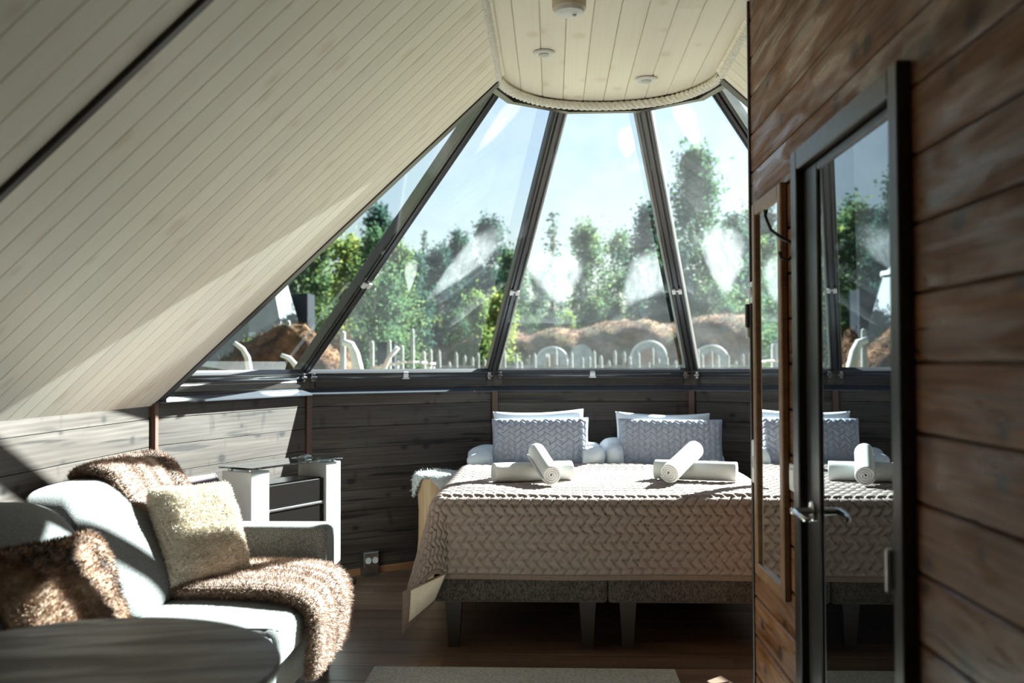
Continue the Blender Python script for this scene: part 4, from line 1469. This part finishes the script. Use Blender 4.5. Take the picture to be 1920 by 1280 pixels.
for (x, y) in ((0.03, 0.03), (0.03, 0.17), (CW - 0.03, 0.03), (CW - 0.03, 0.17)):
    mobj('standoff', *fixn(lathe_vf([(0.012, ctop - 0.001), (0.012, ctop + 0.0125)], 14, (x, y, 0))), 'chrome', cb, local=True)
cw_ = Matrix.Translation((-1.46, 4.61, 0)) @ Matrix.Rotation(PI / 2 - ca, 4, 'Z')
rm = thing('remote_control', 'small dark remote control lying on the glass top', 'remote', tuple(cw_ @ Vector((0.50, 0.12, ctop + 0.0225))), rot=(0, 0, PI / 2 - ca + 0.5))
mobj('case', *rbox_vf(-0.06, 0.06, -0.02, 0.02, 0, 0.014, 0.004, 1), 'light_edge', rm, local=True)
for k in range(5):
    mobj('key', *rbox_vf(-0.045 + k * 0.02, -0.032 + k * 0.02, -0.01, 0.01, 0.0135, 0.017, 0.002, 1), 'rubber', rm, local=True)

# house-shaped box standing in for a folded menu card, between sofa and cabinet
ln = thing('gabled_box', 'dark gabled box with white edge behind the fleece cushion', 'dark_box', (-1.655, 4.44, 0), rot=(0, 0, rad(-24)))
mobj('body', *rbox_vf(-0.10, 0.10, -0.08, 0.08, 0.0, 0.68, 0.004, 1), 'dark_box', ln, local=True)
mobj('gable', *xf(fixn(prism_vf([(-0.10, 0.68), (0.10, 0.68), (0.0, 0.775)], 0.15, 'xz')), Matrix.Translation((0, -0.075, 0))), 'dark_box', ln, local=True)
for s in (-1, 1):
    an = math.atan2(0.095, 0.10)
    fr_ = frame((0, 0, 0.785), (s * math.cos(an), 0, -math.sin(an)), (0, s, 0), (s * math.sin(an), 0, math.cos(an)))
    sl_ = mobj('roof_slat', *xf(rbox_vf(0, 0.155, -0.095, 0.095, 0, 0.008, 0.002, 1), fr_), 'dark_box', ln, local=True)
    for e_ in (-1, 1):
        mobj('edge_strip', *xf(box_vf(0, 0.155, 0.0962 * e_ - 0.0023, 0.0962 * e_ + 0.0023, -0.002, 0.010), fr_), 'white_lacquer', sl_, local=True)['label'] = 'white edge strip'

# floor socket box, cable
a, b, e, n = FAC[1]
sp = Vector((-1.145, 5.965, 0))
sk_ = thing('floor_socket_box', 'grey metal double socket box standing at the baseboard', 'socket', tuple(sp), rot=(0, 0, math.atan2(e.y, e.x)))
mobj('box', *rbox_vf(-0.052, 0.052, -0.035, 0.024, 0.0, 0.15, 0.004, 2), 'brushed_steel', sk_, local=True)
mobj('face_plate', *rbox_vf(-0.048, 0.048, -0.041, -0.0345, 0.058, 0.146, 0.003, 1), 'brushed_steel', sk_, local=True)
for s in (-1, 1):
    mobj('outlet', *xf(fixn(lathe_vf([(0.020, 0), (0.020, 0.004), (0.016, 0.002)], 18)), frame((s * 0.023, -0.0405, 0.098), (1, 0, 0), (0, 0, 1), (0, -1, 0))), 'white_plastic', sk_, local=True)
cd = thing('power_cable', 'black power cable with plug on the floor by the socket', 'cable', (-1.2, 5.70, 0.0))
cv_ = [(-1.36, 5.60, 0.007), (-1.33, 5.66, 0.007), (-1.29, 5.69, 0.007), (-1.25, 5.70, 0.010), (-1.225, 5.705, 0.014)]
mobj('cord', *tube_vf(cv_, 0.006, 8), 'rubber', cd, smooth=True)
mobj('plug', *tube_vf([(-1.235, 5.702, 0.016), (-1.215, 5.706, 0.02), (-1.19, 5.71, 0.021), (-1.175, 5.712, 0.021)], [0.009, 0.019, 0.0205, 0.017], 12), 'rubber', cd, smooth=True)

# rug
rg = tag(mobj('rug', *rbox_vf(-0.77, 0.515, 2.6, 4.125, 0.0005, 0.014, 0.004, 1), 'rug_fabric'), 'grey-green woven rug on the floor before the bed', 'rug')

# round table in the foreground
tx, ty, tr_, tz = -0.925, 1.816, 0.393, 0.72
tb = thing('round_table', 'round dark wood table in the near left corner', 'table', (tx, ty, 0))
o = mobj('table_top', *fixn(lathe_vf([(tr_ - 0.02, -0.03), (tr_ - 0.004, -0.026), (tr_, -0.016), (tr_, -0.008), (tr_ - 0.004, 0.0)], 96)), 'wood_table', tb, local=True)
o.matrix_local = frame((0, 0, tz), (0.97, 0.24, 0), (-0.24, 0.97, 0), (0, 0, 1))
mobj('column', *fixn(lathe_vf([(0.045, 0.02), (0.032, 0.06), (0.032, 0.62), (0.06, 0.689)], 24, (tx, ty, 0))), 'dark_metal', tb, smooth=False)
mobj('foot', *fixn(lathe_vf([(0.24, 0), (0.24, 0.012), (0.05, 0.024)], 40, (tx, ty, 0))), 'dark_metal', tb)

# ------------------------------------------------------------------ outdoors
GZ = -0.15
gr = mobj('ground', [(-90, -30, GZ), (90, -30, GZ), (90, 130, GZ), (-90, 130, GZ)], [(0, 1, 2, 3)], 'ground')
struct(gr, 'sandy grassy ground outside the windows', 'ground')


def pxx(px, y):
    """lateral position of image column px at depth y"""
    return (px - 1035) / 1800 * y


def pxz(py, y):
    return CAM_H + (685 - py) / 1800 * y


def mound_vf(cx, cy, hx, hy, h, ridge=0.0, seed=0, nu=26, nv=60, e=1.4, rough=0.08):
    V = []
    for i in range(nu):
        s = i / (nu - 1)
        for j in range(nv):
            a = 2 * PI * j / nv
            rr = math.sin(s * PI / 2)
            z = h * max(0, (1 - rr ** (2 * e))) ** (1 / e)
            V.append((cx + hx * rr * math.copysign(abs(math.cos(a)) ** 0.8, math.cos(a)), cy + hy * rr * math.copysign(abs(math.sin(a)) ** 0.8, math.sin(a)), GZ + z))
    V = np.array(V)
    nz = vnoise(V, 1.1, seed) * rough + vnoise(V, 3.3, seed + 1) * rough * 0.5 + vnoise(V, 8, seed + 2) * rough * 0.35
    V[:, 2] += nz * np.clip((V[:, 2] - GZ) / 0.4, 0, 1)
    V[:, 2] = np.maximum(V[:, 2], GZ - 0.0)
    return V, grid_faces(nu, nv, wrap=True)


# long turf-roofed row of huts with arched gables
prof_px = [(800, 672), (830, 655), (860, 640), (900, 626), (950, 619), (1000, 624), (1040, 612), (1085, 620), (1130, 608), (1200, 600), (1250, 611), (1300, 598), (1350, 590), (1410, 592), (1480, 596), (1600, 604), (1700, 620), (1760, 668)]
YH = 30.0
th_ = thing('turf_hut_row', 'long low turf-roofed hut row beyond the pole fence', 'hut', (pxx(1150, YH), YH, GZ))
xs_ = np.linspace(pxx(800, YH), pxx(1760, YH), 150)
hs_ = np.interp(xs_, [pxx(a, YH) for a, _ in prof_px], [pxz(b, YH) for _, b in prof_px]) - GZ
gab = [885, 1035, 1215, 1330]
V = []
for x, h in zip(xs_, hs_):
    bul = sum(math.exp(-((x - pxx(g, YH)) / 0.7) ** 2) for g in gab)
    for k in range(30):
        a = PI * k / 29
        c_ = -math.cos(a)
        hy_ = 2.0 + (0.35 * bul if c_ < 0 else 0)
        V.append((x, YH + hy_ * math.copysign(abs(c_) ** 0.85, c_), GZ + h * abs(math.sin(a)) ** 0.36))
V = np.array(V)
V[:, 2] += (vnoise(V, 1.3, 3) * 0.06 + vnoise(V, 4.5, 4) * 0.04 + vnoise(V, 11, 5) * 0.025) * np.clip((V[:, 2] - GZ) / 0.5, 0, 1)
Fs = grid_faces(150, 30)
Fs += [tuple(range(29, -1, -1)), tuple(149 * 30 + k for k in range(30))]
mobj('turf_roof', V, fixn((V, Fs))[1] if False else Fs, 'turf', th_, smooth=True)
fur('grass', V, grid_faces(150, 30, flip=True), None, 16000, 0.10, 0.009, 'turf', th_, -0.6, 41, 0.7)
for i, g in enumerate(gab + [1090]):
    gx, gy = pxx(g, YH - 2.5), YH - 2.55
    gw, gh = (0.42, 0.46, 0.5, 0.5, 0.3)[i], (1.78, 1.82, 1.98, 1.85, 1.9)[i] - GZ
    arc_ = [(-gw, 0), (gw, 0)] + [(gw * math.cos(a), gh - gw * 0.95 + gw * 0.95 * math.sin(a)) for a in np.linspace(0, PI, 15)]
    g_ = mobj('gable', *xf(fixn(prism_vf(arc_, 1.1, 'xz')), Matrix.Translation((gx, gy, GZ))), 'gable_grey', th_)
    if i == 4:
        continue
    arcd = [(-0.21, 0), (0.21, 0)] + [(0.21 * math.cos(a), gh - 0.42 + 0.21 * math.sin(a)) for a in np.linspace(0, PI, 11)]
    mobj('door', *xf(fixn(prism_vf(arcd, 0.04, 'xz')), Matrix.Translation((gx, gy - 0.035, GZ))), 'gable_door', g_)
    mobj('arch_trim', *tube_vf([(gx + p[0], gy - 0.01, GZ + p[1]) for p in arc_[2:]], 0.032, 6), 'hut_white', g_)
for px_, top in ((893, 606), (1030, 596), (1204, 588)):
    cxx = pxx(px_, YH - 0.3)
    zc = pxz(top, YH - 0.3)
    ch_ = mobj('chimney', *rbox_vf(cxx - 0.12, cxx + 0.12, YH - 0.45, YH - 0.2, zc - 0.7, zc, 0.01, 1), 'hut_dark', th_)
    mobj('cap', *rbox_vf(cxx - 0.16, cxx + 0.16, YH - 0.49, YH - 0.16, zc, zc + 0.04, 0.01, 1), 'hut_dark', ch_)

# palisade fence of grey poles
fn = thing('palisade_fence', 'grey wooden pole fence before the turf huts', 'fence', (0, 25, GZ))
pz = mobj('pole', *fixn(lathe_vf([(0.045, 0), (0.042, 1.72), (0.012, 1.80)], 8, (0, 0, 0))), 'wood_grey', fn, local=True)
r_ = random.Random(9)
first = True
for k in range(46):
    px = 815 + k * 13.6 + r_.uniform(-3, 3)
    y = 25 + r_.uniform(-0.1, 0.1)
    q = pz if first else inst(pz, fn)
    first = False
    q.location = (pxx(px, y), y - 25, 0)
    q.scale = (1, 1, r_.uniform(0.86, 1.06))
    q.rotation_euler = (0, r_.uniform(-0.03, 0.03), 0)
for zz in (1.0, 1.42):
    mobj('fence_rail', *tube_vf([(pxx(810, 25), 25.05, GZ + zz), (pxx(1440, 25), 25.05, GZ + zz)], 0.035, 6), 'wood_grey', fn)

# scattered posts on the left, and a taller pole line
posts = [(695, 19, 1.95), (728, 20, 2.0), (752, 21, 1.9), (772, 22, 2.3), (793, 20, 1.75), (806, 23, 1.85), (640, 15, 2.0), (535, 15.5, 2.2)]
for i, (px, y, h) in enumerate(posts):
    x = pxx(px, y)
    o = mobj('fence_post', *fixn(lathe_vf([(0.05, 0), (0.047, h * 0.9), (0.04, h - 0.02), (0.015, h)], 9, (0, 0, 0))), 'wood_grey', local=True)
    o.location = (x, y, GZ)
    ordn = ['beside the dark box', 'just right of the dark box', 'second right of the dark box', 'tallest between dark box and huts', 'short one right of the tallest', 'next to the leftmost turf hut', 'right of the turf bank', 'at the turf bank near the cream slope'][i]
    tag(o, 'weathered grey post outside, ' + ordn, 'post', 'weathered posts outside')
bx = thing('dark_bin', 'dark blue-black box between the birch trunks outside', 'box', (pxx(724, 22), 22, GZ))
xq = pxx(724, 22)
mobj('body', *rbox_vf(xq - 0.2, xq + 0.2, 21.8, 22.2, GZ, pxz(643, 22), 0.02, 1), 'hut_dark', bx)
mobj('lid', *rbox_vf(xq - 0.22, xq + 0.22, 21.78, 22.22, pxz(643, 22), pxz(643, 22) + 0.04, 0.01, 1), 'hut_dark', bx)
for s in (-1, 1):
    mobj('rib', *rbox_vf(xq - 0.2, xq + 0.2, 21.785, 21.80, 0.95 + s * 0.35, 1.0 + s * 0.35, 0.005, 1), 'hut_dark', bx)
# pale plank bench/awning
aw = thing('pale_awning', 'pale low shelter roof below the birch trunks outside', 'shelter', (pxx(755, 18), 18, GZ))
xa_, xb_ = pxx(700, 18), pxx(812, 18)
zt_ = pxz(688, 18)
nsl = 7
for k in range(nsl):
    x0_, x1_ = xa_ + (xb_ - xa_) * k / nsl, xa_ + (xb_ - xa_) * (k + 1) / nsl - 0.01
    mobj('slat', *rbox_vf(x0_, x1_, 17.7, 18.4, zt_ + 0.07 * math.sin(k / nsl * PI) + 0.03 * k / nsl, zt_ + 0.03 + 0.07 * math.sin(k / nsl * PI) + 0.03 * k / nsl, 0.004, 1), 'wood_pale', aw)
for (x, y) in ((xa_ + 0.06, 17.8), (xb_ - 0.06, 17.8), (xa_ + 0.06, 18.3), (xb_ - 0.06, 18.3)):
    mobj('leg', *rbox_vf(x - 0.04, x + 0.04, y - 0.04, y + 0.04, GZ, zt_ + 0.015, 0.004, 1), 'wood_pale', aw)

# turf bank on the left
for i, (px, y, hx, hy, h, lab) in enumerate(((535, 15.8, 2.0, 1.3, 1.93, 'brown turf bank outside the far left pane'), (640, 17.0, 0.55, 0.9, 1.80, 'brown turf bank seen just right of the left rafter'))):
    x = pxx(px, y)
    t = thing('turf_bank', lab, 'turf bank', (x, y, GZ), 'turf banks outside')
    V, Fs = mound_vf(x, y, hx, hy, h - GZ, seed=60 + i, e=0.95, rough=0.2, nu=44, nv=110)
    mobj('turf', V, Fs, 'turf', t, smooth=True)
    fur('grass', V, Fs, None, 26000, 0.11, 0.006, 'turf', t, -0.4, 66 + i, 0.8)
# bent pale branches leaning on the bank
for i, (pts, lab) in enumerate((([(432, 640), (448, 652), (457, 668), (462, 700), (464, 760)], 'bent pale branch at the cream slope edge outside'), ([(522, 664), (538, 670), (550, 684), (554, 700), (556, 760)], 'bent pale branch below the left rafter foot outside'),
                                ([(640, 640), (655, 645), (662, 662), (668, 690), (672, 760)], 'thick bent pale trunk right of the left rafter outside'), ([(745, 650), (728, 668), (718, 690), (712, 760)], 'forked pale branch in front of the dark box'))):
    y = (13.5, 14.0, 14.5, 17.0)[i]
    P3 = [(pxx(px, y), y, pxz(py, y)) for px, py in pts]
    P3.append((P3[-1][0], y, GZ))
    r__ = [0.028, 0.035, 0.042, 0.047, 0.05, 0.055] if i != 2 else [0.05, 0.06, 0.075, 0.085, 0.09, 0.1]
    o = mobj('bent_branch', *tube_vf(P3, r__[-len(P3):], 9), 'wood_pale', smooth=True)
    tag(o, lab, 'branch', 'bent pale branches outside')

# neighbouring kota hut: conical canvas roof with a pale collar, dark glazed bay
nx, ny = -8.0, 25.0
t = thing('neighbour_hut', 'grey conical hut with dark glazed bay beyond the turf bank', 'hut', (nx, ny, GZ))
cone = lambda prof, n=10: fixn(lathe_vf(prof, n, (nx, ny, 0)))
mobj('wall', *cone([(1.62, GZ), (1.62, 1.35)]), 'wood_grey', t)
mobj('canvas_roof', *cone([(1.75, 1.3), (1.42, 2.15), (1.0, 3.55), (0.98, 3.6)]), 'hut_canvas', t)
mobj('collar', *cone([(1.06, 3.58), (1.06, 3.68), (0.95, 3.70)]), 'hut_white', t)
mobj('top_cone', *cone([(0.93, 3.69), (0.45, 4.1), (0.2, 4.3), (0.2, 4.45)]), 'hut_canvas', t)
by = ny + 0.6
pv = [(-7.35, 1.2), (-6.58, 1.2), (-6.58, 3.27), (-7.1, 3.25)]
mobj('glazed_bay', *xf(fixn(prism_vf(pv, 0.8, 'xz')), Matrix.Translation((0, by, 0))), 'hut_dark', t)
mobj('bay_base', *rbox_vf(-7.35, -6.58, by, by + 0.8, GZ, 1.2, 0.01, 1), 'wood_grey', t)


# trees
def conifer_mesh(h, seed, dens=1.0):
    r = np.random.default_rng(seed)
    nl = int(30 * dens)
    P, Fs = [], []
    quads = []
    for k in range(nl):
        s = k / nl
        z = h * (0.12 + 0.86 * s)
        Rk = (h * 0.17) * (1 - s) ** 0.8 + 0.12
        nbr = int(9 * (1 - s) + 5)
        for j in range(nbr):
            a = r.uniform(0, 2 * PI)
            L = Rk * r.uniform(0.6, 1.1)
            m = max(3, int(L / 0.13))
            for q in range(m):
                t_ = (q + r.uniform(0.2, 0.8)) / m
                c = np.array([math.cos(a) * L * t_, math.sin(a) * L * t_, z - L * t_ * 0.35 + r.uniform(-0.04, 0.04)])
                c += r.normal(size=3) * 0.06
                quads.append((c, 0.085 + 0.05 * r.random(), a))
    return leafquads(quads, r, flat=0.5)


def leafquads(quads, r, flat=0.0):
    n = len(quads)
    C = np.array([q[0] for q in quads])
    S = np.array([q[1] for q in quads])[:, None]
    d1 = r.normal(size=(n, 3))
    d1[:, 2] *= (1 - flat)
    d1 /= np.linalg.norm(d1, axis=1)[:, None]
    d2 = np.cross(d1, r.normal(size=(n, 3)))
    d2 /= np.linalg.norm(d2, axis=1)[:, None]
    P = np.empty((n * 4, 3))
    P[0::4] = C - d1 * S
    P[1::4] = C + d2 * S * 0.55
    P[2::4] = C + d1 * S
    P[3::4] = C - d2 * S * 0.55
    return P, np.arange(n * 4).reshape(-1, 4)


def broad_mesh(h, w, seed, n=3200, base=0.28, nb=26, size=0.13):
    r = np.random.default_rng(seed)
    cl_ = []
    for k in range(nb):
        s = r.uniform(base, 1.0)
        rad_ = w * math.sin(min(1, (1.03 - s) / (1.03 - base) * 1.25) * PI / 2) * 0.8
        a = r.uniform(0, 2 * PI)
        q = math.sqrt(r.random()) * rad_
        cl_.append((np.array([q * math.cos(a), q * math.sin(a), s * h]), w * r.uniform(0.22, 0.42)))
    quads = []
    for k in range(n):
        c, rr = cl_[r.integers(len(cl_))]
        p = c + r.normal(size=3) * rr * np.array([0.55, 0.55, 0.6])
        quads.append((p, size * r.uniform(0.6, 1.3), 0))
    return leafquads(quads, r)


def make_proto(kind, h, seed):
    if kind == 'spruce':
        crown = conifer_mesh(h, seed)
        cm, bmn, tr0 = 'needles', 'bark_pine', 0.012 * h
    elif kind == 'pine':
        crown = broad_mesh(h, h * 0.17, seed, 6000, 0.40, 30, 0.125)
        cm, bmn, tr0 = 'needles', 'bark_pine', 0.014 * h
    elif kind == 'birch':
        crown = broad_mesh(h, h * 0.20, seed, 6500, 0.28, 34, 0.11)
        cm, bmn, tr0 = 'leaves_green', 'bark_birch', 0.012 * h
    else:
        crown = broad_mesh(h, h * 0.24, seed, 5000, 0.2, 28, 0.10)
        cm, bmn, tr0 = 'leaves_yellow', 'bark_birch', 0.011 * h
    r = random.Random(seed)
    tp = [(r.uniform(-1, 1) * 0.012 * h * (k > 0), r.uniform(-1, 1) * 0.012 * h * (k > 0), h * k / 6) for k in range(7)]
    tp[-1] = (0, 0, h * 0.97)
    c = mobj('crown', *crown, cm, None, local=True)
    t = mobj('trunk', *tube_vf(tp, [tr0 * (1 - 0.85 * k / 6) for k in range(7)], 7), bmn, None, local=True, smooth=True)
    vb = []
    for k in range(7):
        z = h * (0.35 + 0.085 * k)
        a = r.uniform(0, 6.28)
        L = h * 0.13 * (1 - k / 10)
        vb.append(tube_vf([(0, 0, z), (math.cos(a) * L * 0.5, math.sin(a) * L * 0.5, z + L * 0.35), (math.cos(a) * L, math.sin(a) * L, z + L * 0.6)], [tr0 * 0.3, tr0 * 0.2, tr0 * 0.08], 5))
    b = mobj('branches', *join(*vb), bmn, None, local=True)
    return c, t, b


protos = {}
for kind, h, seeds in (('spruce', 8.5, (1, 2)), ('pine', 10.0, (3, 4, 5)), ('birch', 9.0, (6, 7, 8)), ('aspen', 6.0, (9, 10))):
    protos[kind] = [(h, make_proto(kind, h, s)) for s in seeds]
fresh = {id(p[1]): True for l in protos.values() for p in l}


def tree(kind, var, px, y, ztop, lab, grp, name=None, x=None):
    h, parts = protos[kind][var % len(protos[kind])]
    x = pxx(px, y) if x is None else x
    t = thing(name or kind + '_tree', lab, 'tree', (x, y, GZ), grp)
    s = (ztop - GZ) / (h * 1.0)
    t.scale = (s, s, s)
    t.rotation_euler = (0, 0, (px * 0.37) % 6.28)
    for p in parts:
        if fresh.get(id(parts)):
            p.parent = t
        else:
            inst(p, t)
    fresh[id(parts)] = False


T_ = [  # kind, variant, column, depth, top row, label
    ('spruce', 0, 1037, 40, 383, 'dark spruce standing alone left of the middle pane centre'),
    ('birch', 0, 1305, 38, 300, 'tall thin tree highest on the skyline in the right pane'),
    ('pine', 0, 708, 42, 395, 'tall pine behind the upper part of the left rafter'),
    ('spruce', 1, 795, 40, 418, 'pointed spruce in the left pane right of the rafter'),
    ('pine', 1, 918, 42, 418, 'broad pine just left of the middle pane rafter'),
    ('pine', 2, 860, 46, 440, 'hazy pine in the middle of the left pane'),
    ('birch', 1, 1100, 44, 432, 'small hazy tree right of the lone spruce'),
    ('pine', 0, 1215, 42, 398, 'bushy pine at the right edge of the middle pane'),
    ('birch', 2, 1160, 46, 445, 'low rounded tree near the middle pane centre'),
    ('pine', 2, 1375, 40, 415, 'pine in the right pane beside the brown wall'),
    ('birch', 0, 1420, 44, 400, 'tree half hidden by the brown wall edge'),
    ('birch', 1, 598, 33, 440, 'white-trunked birch in the far left pane'),
    ('aspen', 0, 652, 31, 445, 'bright green tree in the far left pane'),
    ('birch', 2, 700, 25, 440, 'birch with white trunk right of the left rafter'),
    ('birch', 0, 745, 27, 470, 'slim birch standing over the dark box'),
    ('aspen', 1, 895, 27, 560, 'yellow-green young tree left of the middle rafter'),
    ('aspen', 0, 935, 28, 555, 'yellow-green young tree behind the middle rafter'),
    ('pine', 1, 770, 34, 480, 'pine with orange trunk in the left pane'),
    ('pine', 0, 820, 36, 470, 'pine above the tall posts in the left pane'),
    ('birch', 1, 960, 38, 480, 'birch directly behind the middle-left rafter'),
    ('pine', 1, 1265, 36, 470, 'pine behind the right-hand rafter'),
    ('birch', 2, 1330, 36, 470, 'leafy tree under the tallest treetop in the right pane'),
]
for k, va, px, y, row_, lab in T_:
    tree(k, va, px, y, pxz(row_, y), lab, 'trees outside the windows')
# trees seen only through gaps and in the door's reflection
for i, (k, va, px, y, row_) in enumerate((('pine', 0, 470, 31, 330), ('birch', 0, 500, 33, 430), ('pine', 1, 420, 34, 400), ('birch', 1, 380, 36, 380), ('spruce', 1, 340, 36, 420), ('birch', 2, 555, 33, 390), ('pine', 2, 530, 38, 400), ('birch', 1, 250, 38, 400), ('pine', 0, 150, 40, 380))):
    tree(k, va, px, y, pxz(row_, y), ['tall pine above the neighbouring hut, mirrored in the door', 'birch behind the neighbouring hut, mirrored in the door', 'pine left of the neighbouring hut, hidden by the cream slope', 'birch far left, hidden by the cream slope',
                                      'spruce far left, hidden by the cream slope', 'birch behind the dark glazed bay of the neighbouring hut', 'pine right of the neighbouring hut', 'birch at the far left of the forest', 'pine at the far left of the forest'][i], 'trees outside the windows')
# far wood: low hazy belt
r_ = random.Random(31)
for i in range(34):
    px = 590 + i * 42 + r_.uniform(-6, 6)
    y = (48, 58, 53, 63)[i % 4] + r_.uniform(-1, 1)
    k = r_.choice(['pine', 'birch', 'spruce', 'birch'])
    tree(k, i, px, y, pxz(r_.uniform(500, 560), y), 'hazy tree of the distant forest belt behind the huts', 'distant forest belt', 'distant_tree')
# young shrubs filling under the trees
r_ = random.Random(12)
for i in range(18):
    px = 690 + i * 42 + r_.uniform(-4, 4)
    y = (34.2, 36.2)[i % 2]
    tree('aspen' if i % 3 == 0 else 'birch', i, px, y, pxz(r_.uniform(570, 605), y), 'low shrub at the forest edge behind the huts', 'forest edge shrubs', 'shrub')
t_ = thing('shrub', 'bright yellow-green shrub on the turf bank at the cream slope', 'shrub', (pxx(470, 16), 16, 0.9))
P_, F_ = broad_mesh(0.95, 0.28, 77, 700, 0.05, 12, 0.035)
mobj('leaves', P_, F_, 'leaves_yellow', t_, local=True)
mobj('stem', *tube_vf([(0, 0, -0.3), (0.01, 0, 0.3), (0, 0.01, 0.7)], [0.012, 0.009, 0.004], 6), 'bark_pine', t_, local=True)
